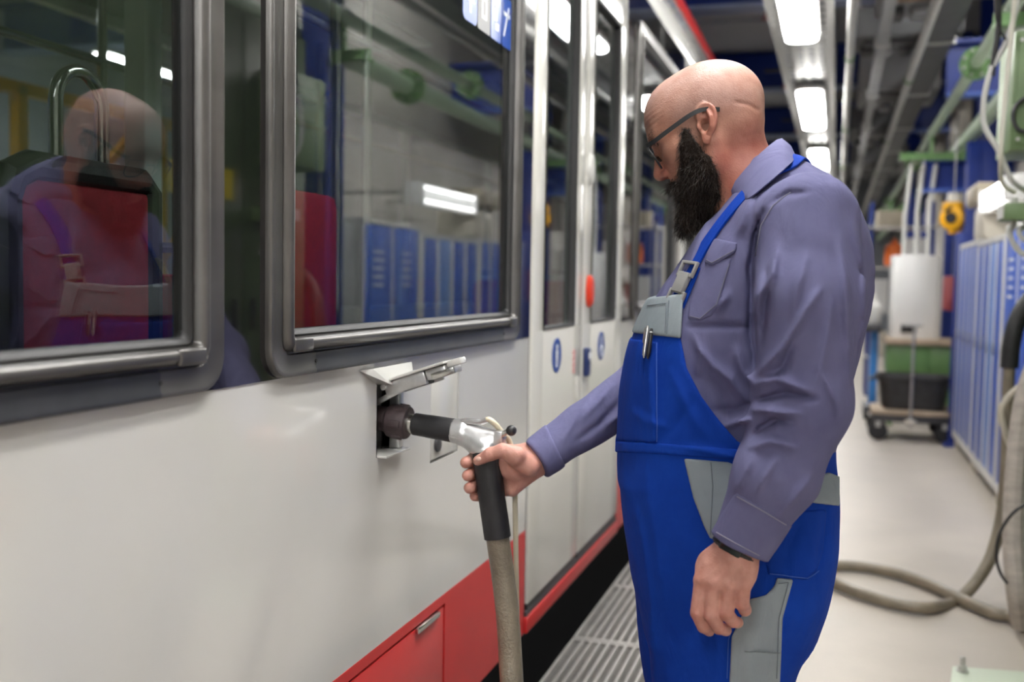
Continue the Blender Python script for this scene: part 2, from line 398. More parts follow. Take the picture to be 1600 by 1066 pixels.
for y, l in ((1.4, 'blue steel column behind the viewer beside the green cabinet'), (5.42, 'blue steel column reflected in the large window, beside the lockers'),
             (11.6, 'dark blue steel column right of the white boiler'), (14.4, 'blue steel column behind the green pipe bracket'), (18.5, 'farthest blue steel column along the right wall')):
    column(l, y, 1.92 if y == 5.42 else 2.38, 0.16 if y == 5.42 else 0.22)
for y, l in ((5.42, 'green pipe bracket on the column reflected in the large window'), (10.8, 'long green pipe bracket under the pale green pipes, upper right'), (18.5, 'small far green pipe bracket near the end of the pipes')):
    bracket(l, y) if y != 10.8 else bracket(l, y, 2.64, 1.50, 2.56)
# blue framework high on the right wall
k = 0
for y, z0, z1, lab in ((11.2, 2.35, 2.62, 'dark blue wall girder between the two green pipes'), (9.2, 2.95, 3.35, 'dark blue wall girder high behind the thinner green pipe'),
                       (13.6, 3.3, 3.8, 'wide blue crane girder high on the right wall')):
    t = thing('wall_girder', lab, 'girder', (2.3, y, z0))
    MB().box(1.75, 2.58, y, y + 0.03, z0, z1).build('web', m_blue, t)
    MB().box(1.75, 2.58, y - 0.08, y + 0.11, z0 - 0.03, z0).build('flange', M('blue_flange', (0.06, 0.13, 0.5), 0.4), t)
    MB().box(1.75, 2.58, y - 0.08, y + 0.11, z1, z1 + 0.03).build('flange', m_blue, t)
for y, x, lab in ((9.52, 1.975, 'blue steel upright ending below the hanging yellow balancer'), (10.0, 2.14, 'broad dark blue steel stanchion against the right wall behind the lockers'), (16.2, 1.95, 'distant blue steel upright left of the wall pipes')):
    column(lab, y, x, 0.12 if y != 10.0 else 0.24, 0.16, 1.83 if y < 9.9 else (2.66 if y == 10.0 else 4.0))
# white wall panels between the blue steel
for y, lab in ((12.3, 'pale wall panel framed by blue steel, near'), (15.4, 'pale wall panel framed by blue steel, far')):
    o = MB().box(2.2, 2.3, y, y + 1.3, 2.2, 3.6).build('wall_panel', m_cream, bevel=0.01); tag(o, lab, 'panel')

# ceiling machinery right of the lamps
mach = [((1.05, 1.75), (5.2, 6.6), (3.55, 4.0), m_dgrey, 'dark grey ventilation unit at the top edge of the picture'),
        ((1.15, 1.6), (7.0, 8.2), (3.35, 3.75), m_mgrey, 'grey ceiling unit with brown side panel above the pipes'),
        ((1.0, 1.9), (9.4, 10.1), (3.5, 3.75), m_dgrey, 'dark crosswise ceiling duct behind the grey ceiling unit'),
        ((1.1, 1.9), (11.4, 12.6), (3.4, 3.8), m_mgrey, 'grey slotted ceiling duct half way along the aisle'),
        ((1.05, 1.8), (14.2, 15.6), (3.4, 3.7), m_dgrey, 'far dark ceiling duct beside the grey pipe'),
        ((1.1, 2.0), (18, 20), (3.4, 3.7), m_mgrey, 'farthest grey ceiling duct at the end of the aisle')]
for (xa, xb), (ya, yb), (za, zb), m_, lab in mach:
    t = thing('ceiling_unit', lab, 'duct', ((xa + xb) / 2, ya, za))
    MB().box(xa, xb, ya, yb, za, zb).build('casing', m_, t, bevel=0.015)
    MB().box(xa + 0.1, xb - 0.1, ya + 0.15, ya + (yb - ya) * .55, za - 0.03, za).build('underside_panel', m_brown if 'brown' in lab else m_dark, t, bevel=0.006)
    for x in (xa + 0.06, xb - 0.06): MB().cyl((x, (ya + yb) / 2, zb), (x, (ya + yb) / 2, ZC), 0.01, 8).build('hanger_rod', m_galv, t)
    for kk in range(3):
        MB().box(xa + 0.08 + kk * .16, xa + 0.19 + kk * .16, yb - 0.35, yb - 0.1, za - 0.06, za).build('fitting', m_mgrey if kk % 2 else m_dark, t, bevel=0.006)
for x, z, wd, lab in ((1.22, 3.20, 0.08, 'narrow grey cable duct under the dark ceiling, nearer the lamps'), (1.62, 3.2, 0.20, 'wide dark cable duct under the ceiling, nearer the green pipes')):
    t = thing('cable_duct', lab, 'cable duct', (x, 8, z))
    MB().box(x - wd / 2, x + wd / 2, -6, 32, z, z + 0.06).build('channel', m_dark if wd > .15 else m_mgrey, t)
    for y in np.arange(4, 24, 2.2): MB().box(x - wd / 2 - .02, x + wd / 2 + .02, y, y + 0.04, z - 0.015, z + 0.075).build('clamp', m_galv, t)

# ---------------------------------------------------------------- floor grating beside the tram
m_grate = M('galvanised_grating', (0.46, 0.45, 0.43), 0.45, 0.55, var=0.12, vscale=10)
GX0, GX1, GL = 0.035, 0.755, 0.72
def make_grate():
    t = thing('floor_grating', '', 'grating', (GX0, 0, -0.04))
    mb = MB(); mb.box(GX0, GX1, 0.004, 0.022, -0.04, 0).box(GX0, GX1, GL - 0.022, GL - 0.004, -0.04, 0).box(GX0, GX0 + 0.012, 0.022, GL - .022, -0.04, 0).box(GX1 - 0.012, GX1, .022, GL - .022, -0.04, 0)
    mb.build('frame', m_grate, t)
    n = 20; first = None
    for k in range(n):
        x = GX0 + 0.012 + (k + 1) * (GX1 - GX0 - 0.024) / (n + 1)
        if first is None:
            first = MB().box(x - 0.005, x + 0.005, 0.022, GL - 0.022, -0.035, 0).build('bar', m_grate, t); x00 = x
        else:
            c = clone_part(first); c.parent = t; c.location.x = x - x00
    mb = MB()
    for y in np.arange(0.045, GL - .03, 0.0225): mb.box(GX0 + 0.012, GX1 - 0.012, y - 0.0018, y + 0.0018, -0.03, -0.006)
    mb.build('cross_rods', m_grate, t, kind='stuff')
    return t
g0 = make_grate(); i = 0
GLAB = {3: 'steel floor grating panel nearest the viewer, cut by the bottom edge', 4: 'second steel floor grating panel between hose and trousers', 5: 'third steel floor grating panel between tram and trousers', 6: 'fourth steel floor grating panel, narrow sliver beside the tram', }
for i in range(0, 14):
    o = g0 if i == 0 else copy_tree(g0); o.location = (GX0, 0.86 + GL * i, -0.04); o['group'] = 'floor grating panels beside the tram'
    o['label'] = GLAB.get(i, 'steel floor grating panel below the bottom edge of the picture' if i < 3 else 'steel floor grating panel behind the man beside the tram')
mb = MB().box(0.76, 0.785, YB, YE, -0.06, 0.0); struct(mb.build('trim_1', m_galv, smooth=0))
# solid cover plates in front of and behind the grating run
struct(MB().box(GX0, 0.76, YB, 0.85, -0.04, 0).build('floor_plate', m_dark, smooth=0)); struct(MB().box(GX0, 0.76, 0.87 + GL * 14, YE, -0.04, 0).build('floor_plate', m_grate, smooth=0))
# ================================================================ THE TRAM
m_tw = M('tram_white_paint', (0.57, 0.565, 0.54), 0.16, var=0.035, vscale=2.0, coat=0.6, rvar=0.10)
m_tr = M('tram_red_paint', (0.52, 0.030, 0.030), 0.32, var=0.06, vscale=4, spec=0.25)
m_tb = M('tram_black_glazing', (0.006, 0.006, 0.007), 0.03, coat=1.0, spec=0.8, bump=0.008, bscale=6)
m_steel = M('window_frame_steel', (0.15, 0.145, 0.14), 0.34, 0.7, var=0.14, vscale=9, rvar=0.2, stretch=(1, 0.3, 1))
m_rub = M('window_rubber', (0.02, 0.02, 0.021), 0.5)
m_door = M('door_white_paint', (0.72, 0.71, 0.66), 0.22, var=0.03, vscale=3, coat=0.4)
m_groove = M('panel_gap', (0.01, 0.01, 0.01), 0.8)
m_steelb = M('polished_steel', (0.62, 0.61, 0.58), 0.16, 0.95)
m_alu = M('cast_aluminium', (0.62, 0.62, 0.62), 0.32, 0.9, var=0.1, vscale=40, bump=0.05, bscale=120)
m_tint = glass_mat('tram_window_glass', (0.70, 0.74, 0.73), 1.82)
m_tint2 = glass_mat('far_window_glass', (0.88, 0.9, 0.9), 1.5)
m_bluesign = M('blue_sign', (0.02, 0.07, 0.33), 0.3)
m_signw = M('sign_white', (0.75, 0.77, 0.80), 0.4)
m_redh = M('red_handle_plastic', (0.75, 0.05, 0.02), 0.3)
m_seatred = M('seat_red_fabric', (0.42, 0.015, 0.03), 0.7, var=0.15, vscale=40)
m_inter = M('interior_grey', (0.30, 0.32, 0.33), 0.5)
m_interd = M('interior_dark', (0.05, 0.055, 0.06), 0.6)
m_interw = M('interior_white', (0.72, 0.78, 0.76), 0.4)

tram = thing('tram', 'white and red tram with black-framed windows filling the left half', 'tram', (-1.2, 4.0, 0.19))
ZB, ZR, ZW, ZT = 0.19, 0.538, 1.176, 2.765       # skirt bottom, red/white line, window band bottom, band top
Y0, Y1 = -1.6, 14.0
DOORS = [(3.20, 4.665), (6.50, 7.97), (10.6, 12.07)]
# white lower side, one slab per stretch between the doors
side = [(Y0, DOORS[0][0] - 0.008), (DOORS[0][1] + 0.008, DOORS[1][0] - .008), (DOORS[1][1] + .008, DOORS[2][0] - .008), (DOORS[2][1] + .008, Y1)]
FIL = (2.040, 2.178, 0.965, 1.128); HAT = (2.352, 2.548, 0.900, 1.122)
for k, (a, b) in enumerate(side):
    mb = MB(); panel_holes(mb, -0.05, 0.0, a, b, ZR, ZW, [FIL, HAT] if k == 0 else [])
    mb.build('side_panel', m_tw, tram, smooth=20)
    hol = [(0.95, 2.467, 0.215, 0.512)] if k == 0 else []
    mb = MB(); panel_holes(mb, -0.05, 0.001, a, b, ZB, ZR, hol); mb.build('red_skirt', m_tr, tram, smooth=20)
# access hatch (plain, white)
ht = MB().box(-0.03, -0.001, HAT[0] + 0.006, HAT[1] - 0.006, HAT[2] + 0.006, HAT[3] - 0.006).build('access_hatch', m_tw, tram, bevel=0.0015)
MB().box(-0.04, -0.031, HAT[0] - .01, HAT[1] + .01, HAT[2] - .01, HAT[3] + .01).build('hatch_gap', m_groove, tram)
c = on_x(683, 694); MB().cyl((-0.001, c[1], c[2]), (0.006, c[1], c[2]), 0.020, 14).build('hatch_lock', m_dark, ht, bevel=0.002)
# red hatch in the skirt
rh = MB().box(-0.03, 0.0, 0.958, 2.460, 0.222, 0.505).build('skirt_hatch', m_tr, tram, bevel=0.003)
MB().box(-0.045, -0.031, 0.94, 2.475, 0.205, 0.515).build('hatch_gap', m_groove, tram)
a = on_x(649, 978); b = on_x(683, 951)
MB().box(0.0, 0.010, a[1], b[1], 0.494, 0.509).build('hatch_handle', m_steelb, rh, bevel=0.003)
# pit-side underframe, dark
MB().box(-2.30, -0.06, Y0, Y1, 0.22, 0.30).build('underframe', m_interd, tram)

# filler recess, hood, open flap
mb = MB(); y0, y1, z0, z1 = FIL
mb.box(-0.12, -0.115, y0, y1, z0, z1).box(-0.115, -0.0, y0 - 0.004, y0, z0, z1).box(-0.115, 0, y1, y1 + 0.004, z0, z1).box(-0.115, 0, y0, y1, z1, z1 + .004)
fr = mb.build('filler_recess', m_dgrey, tram)
MB().prism([(-0.10, y0 + .002, z0), (0.022, y0 + .002, z0 - 0.001), (0.022, y1 - .002, z0 - 0.001), (-0.10, y1 - .002, z0)], (0, 0, 0.005)).build('drip_lip', m_tw, fr, bevel=0.001)
MB().box(-0.02, 0.004, y1 - 0.030, y1 - .002, z0 + .005, z1 - .005).build('latch_plate', m_alu, fr, bevel=0.002)
# hood: shallow white wedge above the recess
hd = MB(); hd.add([(0.0, 1.945, 1.165), (0.0, 2.215, 1.165), (0.0, 2.040, 1.126), (0.0, 2.178, 1.126), (0.030, 2.045, 1.128), (0.030, 2.172, 1.128), (0.012, 1.99, 1.166), (0.012, 2.2, 1.166)],
                   [(0, 6, 4, 2), (6, 7, 5, 4), (1, 3, 5, 7), (2, 4, 5, 3), (0, 1, 7, 6), (0, 2, 3, 1)])
hd.build('flap_hood', m_tw, tram, fixn=True, smooth=0)
# open flap: plate with cast arms below, hinged at the top of the recess, pushed out and up
ang = radians(19); H0 = np.array((0.006, 0, 1.128)); fx = np.array((cos(ang), 0, sin(ang))); fz = np.array((-sin(ang), 0, cos(ang))); fy = np.array((0, 1.0, 0))
yc = (y0 + y1) / 2
def flp(mb, u0, u1, v0, v1, w0, w1):
    return mb.obox(H0 + fx * (u0 + u1) / 2 + fy * (yc + (v0 + v1) / 2) + fz * (w0 + w1) / 2, fx, fy, fz, (u1 - u0) / 2, (v1 - v0) / 2, (w1 - w0) / 2)
fl = flp(MB(), 0, 0.155, -0.066, 0.066, 0, 0.006).build('filler_flap', m_tw, tram, bevel=0.002)
mb = MB(); flp(mb, 0.0, 0.10, -0.055, -0.042, -0.030, 0); flp(mb, 0.0, 0.10, 0.042, 0.055, -0.030, 0); flp(mb, 0.02, 0.13, -0.042, 0.042, -0.008, 0)
mb.build('flap_rib', m_alu, fl, bevel=0.002)
mb = MB(); flp(mb, 0.055, 0.085, -0.03, 0.03, -0.030, -0.008); mb.build('latch_block', m_dark, fl, bevel=0.003)
mb = MB(); flp(mb, 0.10, 0.150, -0.05, 0.05, -0.024, 0); mb.build('latch_housing', m_alu, fl, bevel=0.005)
mb = MB(); flp(mb, 0.150, 0.185, -0.04, -0.005, -0.010, 0.004); mb.build('finger_tab', m_tw, fl, bevel=0.002)
mb = MB(); flp(mb, 0.115, 0.17, -0.056, -0.050, -0.026, -0.012); mb.build('spring_clip', m_steelb, fl, bevel=0.001)
mb = MB(); mb.cyl(H0 + fy * (yc - 0.06) + fz * -0.008, H0 + fy * (yc + 0.06) + fz * -0.008, 0.007, 12); mb.build('hinge_pin', m_alu, fl)
MB().bar((-0.02, yc - .05, 1.08), tuple(H0 + fx * 0.07 + fy * (yc - .05) + fz * -0.02), 0.008, 0.012).build('stay_arm', m_alu, fl, bevel=0.001)

# windows
WTOP = 2.62
WINS = [(-0.35, 1.432), (1.572, 3.055), (4.92, 6.25), (8.25, 9.5), (9.6, 10.45), (12.3, 13.8)]
def window(y0, y1, parent):
    prof = [(0.000, -0.004), (0.000, 0.010), (0.003, 0.014), (0.008, 0.0145), (0.012, 0.012), (0.040, 0.0125), (0.0425, 0.008), (0.0455, 0.008), (0.048, 0.016), (0.053, 0.0225), (0.059, 0.0245), (0.065, 0.0235), (0.070, 0.018), (0.0725, 0.006), (0.0725, -0.01)]
    z0, z1 = ZW + 0.001, WTOP
    loops = [[(x, y, z) for y, z in rrect(y0 + o, y1 - o, z0 + o, z1 - o, max(0.055 - o * 0.62, 0.008), 6)] for o, x in prof]
    fr = MB().rings(loops).build('window_frame', m_steel, parent, smooth=40, fixn=True)
    prof2 = [(0.0725, 0.004), (0.0765, 0.006), (0.083, 0.002), (0.0865, -0.006), (0.0865, -0.02)]
    loops = [[(x, y, z) for y, z in rrect(y0 + o, y1 - o, z0 + o, z1 - o, 0.012, 3)] for o, x in prof2]
    MB().rings(loops).build('rubber_seal', m_rub, fr, smooth=40, fixn=True)
    MB().box(-0.012, -0.007, y0 + 0.07, y1 - 0.07, z0 + 0.07, z1 - 0.07).build('pane', m_tint, fr)
    # bottom run of the outer frame: a darker rail between the corner pieces
    ya, yb = y0 + 0.165, y1 - 0.165; pts = [(x + .0007, z0 + o) for o, x in prof[:8]]; n_ = len(pts)
    MB().add([(x, ya, z) for x, z in pts] + [(x, yb, z) for x, z in pts], [(i, i + 1, n_ + i + 1, n_ + i) for i in range(n_ - 1)]).build('bottom_rail', M('slate_rail', (0.055, 0.058, 0.065), 0.36, 0.55, var=.15, vscale=12), fr, smooth=40, fixn=True)
    # sleeve joints and screw holes of the frame
    for yy, zz in ((y1 - 0.115, z0 + 0.058), (y0 + 0.125, z0 + 0.058)):
        MB().cyl((0.0215, yy, zz), (0.0252, yy, zz), 0.0035, 8).build('screw_hole', m_groove, fr)
    for yy, zz in ((y1 - 0.165, z0 + 0.024), (y0 + 0.165, z0 + 0.024)):
        MB().cyl((0.009, yy, zz), (0.0142, yy, zz), 0.0035, 8).build('screw_hole', m_groove, fr)
    for ya, yb, za, zb in ((y1 - 0.135, y1 - 0.065, z0 + 0.045, z0 + 0.072), (y0 + 0.065, y0 + 0.135, z0 + 0.045, z0 + 0.072)):
        MB().box(0.015, 0.0262, ya, yb, za, zb).build('joint_sleeve', m_steel, fr, bevel=0.006, seg=3)
    return fr
WF = [window(a, b, tram) for a, b in WINS]
# black glazed band between and above the windows
holes = [(a + 0.05, b - 0.05, ZW + 0.05, WTOP - .05) for a, b in WINS]
for a, b in ((Y0, 3.195), (4.668, DOORS[1][0]), (DOORS[1][1], DOORS[2][0]), (DOORS[2][1], Y1)):
    mb = MB(); panel_holes(mb, -0.05, 0.002, a, b, ZW, ZT, [h for h in holes if a < h[0] < b]); mb.build('glazing_band', m_tb, tram, smooth=0)
for a, b in DOORS:
    MB().box(-0.05, 0.0, a, b, 2.655, ZT).build('door_header', M('header_grey', (0.33, 0.33, 0.33), 0.25, coat=.4), tram)
# roof cove, red line, roof
prof = [(-0.004, ZT), (0.012, ZT + 0.02), (0.010, ZT + 0.12), (-0.02, ZT + 0.25), (-0.06, ZT + 0.34)]
def extr(prof, ya, yb): 
    mb = MB(); n = len(prof); mb.add([(x, ya, z) for x, z in prof] + [(x, yb, z) for x, z in prof], [(i, i + 1, n + i + 1, n + i) for i in range(n - 1)]); return mb
rf = extr(prof + [(-0.2, ZT + .34), (-0.2, ZT)], Y0, Y1); rf.build('roof_cove', m_tw, tram, smooth=50, fixn=True)
extr([(-0.055, ZT + .335), (-0.045, ZT + 0.36), (-0.06, ZT + 0.43), (-0.10, ZT + 0.46), (-0.25, ZT + .46), (-0.25, ZT + .335)], Y0, Y1).build('red_roof_line', m_tr, tram, smooth=50, fixn=True)
MB().box(-2.35, -0.2, Y0, Y1, ZT + 0.40, ZT + 0.44).build('roof', m_mgrey, tram)
for y in np.arange(4.3, 13, 1.15):
    MB().lathe([(0.02, 0), (0.02, 0.008), (0.012, 0.012)], (0.006, y, ZT + 0.10), (1, 0, 0), 12).build('lamp_glint_dot', m_steelb, tram)  # bright steel dots standing in for lamp reflections on the cove

# ---------------------------------------------------------------- doors
def picto(c, r, parent, kind):
    d = MB().cyl((0.0085, c[1], c[2]), (0.0102, c[1], c[2]), r, 28).build('sticker', m_bluesign, parent)
    mb = MB(); x0, x1 = 0.0102, 0.0110; y, z = c[1], c[2]
    if kind == 'bike':
        mb.cyl((x0, y, z + r * .48), (x1, y, z + r * .48), r * .17, 12); mb.prism([(x0, y - r * .28, z + r * .28), (x0, y + r * .28, z + r * .28), (x0, y + r * .2, z - r * .25), (x0, y - r * .2, z - r * .25)], (x1 - x0, 0, 0))
        mb.box(x0, x1, y - r * .22, y - r * .06, z - r * .7, z - r * .25).box(x0, x1, y + r * .06, y + r * .22, z - r * .7, z - r * .25)
    else:
        mb.cyl((x0, y, z + r * .5), (x1, y, z + r * .5), r * .15, 12); mb.box(x0, x1, y - r * .14, y + r * .12, z - r * .1, z + r * .36).box(x0, x1, y - r * .1, y + r * .4, z - r * .25, z - r * .1)
        mb.tube([(x1, y + r * .34 * cos(a), z - r * .38 + r * .34 * sin(a)) for a in np.linspace(0, 2 * pi, 16)[:-1]], r * .05, 5, closed=True)
    mb.build('pictogram', m_signw, d)
def door(a, b, parent, full):
    mid = a + (b - a) * 0.470
    for k, (ya, yb, ga, gb) in enumerate(((a + 0.008, mid - 0.010, a + 0.136, mid - 0.122), (mid + 0.010, b - 0.008, mid + 0.148, b - 0.150))):
        mb = MB(); panel_holes(mb, -0.035, 0.008, ya, yb, 0.285, 2.648, [(ga, gb, 1.192, 2.49)])
        lf = mb.build('door_leaf', m_door, parent, bevel=0.004, smooth=35)
        MB().box(-0.018, -0.012, ga - .01, gb + .01, 1.182, 2.50).build('pane', m_tint, lf)
        loops = [[(x, y, z) for y, z in rrect(ga + o, gb - o, 1.192 + o, 2.49 - o, 0.012, 3)] for o, x in ((0.0, 0.010), (0.002, 0.0115), (0.010, 0.008), (0.012, -0.018))]
        MB().rings(loops).build('pane_seal', m_rub, lf, fixn=True)
        MB().box(-0.03, 0.004, ya + .01, yb - .01, 0.262, 0.284).build('bottom_brush', m_rub, lf)
        if full:
            if k == 0: picto(on_x(866, 555), 0.062, lf, 'bike')
            else: picto(on_x(936, 540), 0.060, lf, 'walk')
            if k == 0:
                c = on_x(893, 565)
                for q in (-0.035, -0.012, 0.012, 0.035):
                    MB().tube([(0.0092, c[1] + 0.013 * cos(t), c[2] + q + 0.010 * sin(t)) for t in np.linspace(0, 2 * pi, 10)[:-1]], 0.0016, 5, closed=True).build('sticker_script', M('pink_print', (0.65, 0.25, 0.25), 0.5), lf)
        if k == 1:
            c = (0, ya + 0.075, 1.322)
            hb = MB(); hb.lathe([(0.012, 0.008), (0.034, 0.010), (0.034, 0.020), (0.028, 0.030), (0.012, 0.032)], (0, c[1], 0), (1, 0, 0), 18)
            hb.v = [(x, y, 1.322 + z * 1.9) for x, y, z in hb.v]; hb.build('emergency_handle', m_redh, lf)
            hb = MB(); hb.lathe([(0.010, 0.008), (0.030, 0.009), (0.026, 0.026), (0.010, 0.028)], (0, c[1] - .02, 0), (1, 0, 0), 16)
            hb.v = [(x, y, 1.80 + z * 2.1) for x, y, z in hb.v]; hb.build('door_knob', m_grey, lf)
            MB().box(0.008, 0.030, ya + 0.02, ya + 0.075, 0.985, 1.10).build('door_button', M('navy_button', (0.015, 0.03, 0.12), .3), lf, bevel=0.008, seg=3)
            MB().cyl((0.030, ya + .048, 1.065), (0.034, ya + .048, 1.065), 0.018, 14).build('button_ring', m_signw, lf)
    MB().box(-0.045, 0.004, mid - 0.010, mid + 0.010, 0.27, 2.65).build('centre_seal', m_rub, parent)
    MB().box(-0.05, -0.036, a - .008, b + .008, 0.25, 2.66).build('door_back', m_rub, parent) if False else None
    MB().box(-0.05, 0.006, a, b, 0.245, 0.262).build('door_sill', m_dark, parent)
    MB().box(-0.05, 0.012, a - .004, b + .004, ZB, 0.243).build('step_edge', m_tr, parent, bevel=0.004)
for k, (a, b) in enumerate(DOORS): door(a, b, tram, k < 1)
# dark joint and green-edged strip left of the first door
MB().box(-0.05, -0.002, 3.190, 3.209, 0.25, ZT).build('body_joint', m_rub, tram)

# pictogram strip stuck inside the top of the second window
for k, (ya, yb, m_) in enumerate(((2.555, 2.665, m_bluesign), (2.672, 2.775, m_mgrey), (2.782, 2.875, m_bluesign), (2.882, 2.965, m_bluesign))):
    d = MB(); pr = rrect(ya, yb, 2.045, 2.19, 0.018 if k == 0 else 0.006, 4); d.prism([(-0.0068, y, z) for y, z in pr], (0.0012, 0, 0))
    d = d.build('window_sticker', m_, WF[1])
    mb = MB(); y = (ya + yb) / 2; x0, x1 = -0.0056, -0.0050; r = 0.03
    if k == 0: mb.prism([(x0, y - r, 2.10), (x0, y + r, 2.10), (x0, y, 2.155)], (x1 - x0, 0, 0)).box(x0, x1, y - .006, y + .006, 2.07, 2.10)
    if k == 1: mb.box(x0, x1, y - .02, y + .02, 2.08, 2.09).box(x0, x1, y - .02, y + .02, 2.13, 2.14).box(x0, x1, y - .02, y - .012, 2.09, 2.13).box(x0, x1, y + .012, y + .02, 2.09, 2.13)
    if k == 2: mb.cyl((x0, y, 2.15), (x1, y, 2.15), .012, 10).box(x0, x1, y - .015, y + .006, 2.10, 2.135).box(x0, x1, y - .005, y + .022, 2.075, 2.095)
    if k == 3: mb.bar((x0, y - .025, 2.075), (x0, y + .02, 2.165), .009, .0012, (1, 0, 0)).box(x0, x1, y - .03, y + .03, 2.135, 2.146)
    mb.build('pictogram', m_signw, d)

# ---------------------------------------------------------------- interior
MB().box(-2.30, -0.06, Y0, Y1, 0.34, 0.36).build('interior_floor', m_interd, tram)
MB().box(-2.30, -0.06, Y0, Y1, 2.55, 2.58).build('interior_ceiling', m_inter, tram)
mb = MB(); panel_holes(mb, -2.34, -2.28, Y0, Y1, ZB, ZT, [(-0.6, 1.6, 1.15, 2.5), (1.75, 3.2, 1.15, 2.5), (3.3, 5.3, 1.15, 2.5), (5.4, 7.4, 1.15, 2.5), (7.5, 9.4, 1.15, 2.5), (9.5, 12, 1.15, 2.5)])
mb.build('far_side_wall', m_interw, tram, smooth=0)
for ya, yb in ((-0.6, 1.6), (1.75, 3.2), (3.3, 5.3), (5.4, 7.4), (7.5, 9.4), (9.5, 12)):
    MB().box(-2.315, -2.305, ya, yb, 1.15, 2.5).build('far_pane', m_tint2, tram)
MB().box(-2.3, -0.05, Y1 - .03, Y1, .3, ZT + .4).build('end_wall', m_inter, tram); MB().box(-2.3, -0.05, Y0, Y0 + .03, .3, ZT + .4).build('end_wall', m_inter, tram)
MB().box(-0.115, -0.055, Y0, DOORS[0][0] - .02, 0.36, ZW + .04).build('inner_lining', m_inter, tram)
# red padded draught screen with stainless grab loop, seen through the left window
XS = -0.34
p0 = on_x(6, 262, XS); p1 = on_x(243, 268, XS)
sc_ = MB(); pr = rrect(p0[1], p1[1] - .03, 0.42, p0[2], 0.05, 5); sc_.prism([(XS - 0.03, y, z) for y, z in pr], (0.05, 0, 0))
so = sc_.build('draught_screen', m_seatred, tram, bevel=0.01)
sc_ = MB(); sc_.tube([(XS, p0[1] - .004, 0.5), (XS, p0[1] - .004, p0[2] - .05), (XS, p0[1] + .012, p0[2] - .012), (XS, p0[1] + .05, p0[2] + .006), (XS, p1[1] - .05, p0[2] + .006), (XS, p1[1] - .03, p0[2] - .01), (XS, p1[1] - 0.026, 0.5)], 0.030, 12)
sc_.build('screen_rim', m_blackp, so)
q0 = on_x(88, 262, XS); q1 = on_x(160, 262, XS); qt = on_x(124, 112, XS)
rr = (q1[1] - q0[1]) / 2; yc2 = (q0[1] + q1[1]) / 2; zt = qt[2] - rr
MB().tube([(XS, q0[1], q0[2] - .05), (XS, q0[1], zt)] + [(XS, yc2 - rr * cos(a), zt + rr * sin(a)) for a in np.linspace(0.12, pi - 0.12, 14)] + [(XS, q1[1], zt), (XS, q1[1], q0[2] - .05)], 0.0125, 14).build('grab_loop', m_steelb, so)
# second red screen behind the left edge of the large window
p0 = on_x(428, 292, XS); p1 = on_x(518, 300, XS)
sc_ = MB(); pr = rrect(p0[1], p1[1], 0.42, p0[2], 0.04, 5); sc_.prism([(XS - 0.03, y, z) for y, z in pr], (0.05, 0, 0)); so2 = sc_.build('draught_screen', m_seatred, tram, bevel=0.01)
MB().tube([(XS, p1[1] + .02, 0.4), (XS, p1[1] + .02, 2.5)], 0.016, 12).build('screen_post', m_steelb, so2)
# further seats
def seat(x, y, face, big=False):
    s = face; r = MB(); pr = rrect(x - 0.24, x + 0.24, 1.0 - 0.22, 1.36 if not big else 1.52, 0.08, 5)
    r.prism([(xx, y, z) for xx, z in pr], (0, 0.08 * s, 0)); bo = r.build('seat_back', m_seatred, tram, bevel=0.015)
    MB().box(x - 0.23, x + 0.23, y + 0.05 * s, y + 0.46 * s, 0.72, 0.80).build('seat_cushion', m_seatred, bo, bevel=0.02, seg=3)
    MB().box(x - 0.2, x + 0.2, y + 0.1 * s, y + 0.36 * s, 0.36, 0.72).build('seat_pedestal', m_interd, bo)
    MB().tube([(x - .2, y + .04 * s, 1.34), (x - .17, y + .04 * s, 1.42 if not big else 1.58), (x + .17, y + .04 * s, 1.42 if not big else 1.58), (x + .2, y + .04 * s, 1.34)], 0.012, 8).build('seat_handle', m_steelb, bo)
for x, y, f in ((-0.45, 1.95, 1), (-1.0, 1.95, 1), (-1.9, 1.3, 1), (-1.9, 2.2, 1), (-1.0, 6.9, 1), (-1.9, 8.6, 1)): seat(x, y, f)
for x, y in ((-0.55, 3.12), (-1.6, 3.12), (-0.55, 4.75), (-1.6, 4.75), (-1.2, 0.2), (-0.5, 8.1)):
    MB().cyl((x, y, 0.36), (x, y, 2.55), 0.017, 12).build('grab_pole', m_steelb, tram)
for x in (-0.55, -1.6): MB().cyl((x, Y0 + .1, 2.12), (x, Y1 - .1, 2.12), 0.016, 12).build('grab_rail', m_steelb, tram)
pw = on_x(228, 150, -1.15)
MB().box(-1.20, -1.12, pw[1] - 0.045, pw[1] + 0.045, 0.36, 2.55).build('equipment_post', m_interw, tram, bevel=0.01)
# ticket validators and driver's ceiling strips
for y in (0.4, 2.4, 4.4, 6.4): MB().box(-1.35, -1.05, y - .5, y + .5, 2.535, 2.552).build('interior_light_strip', m_interw, tram)
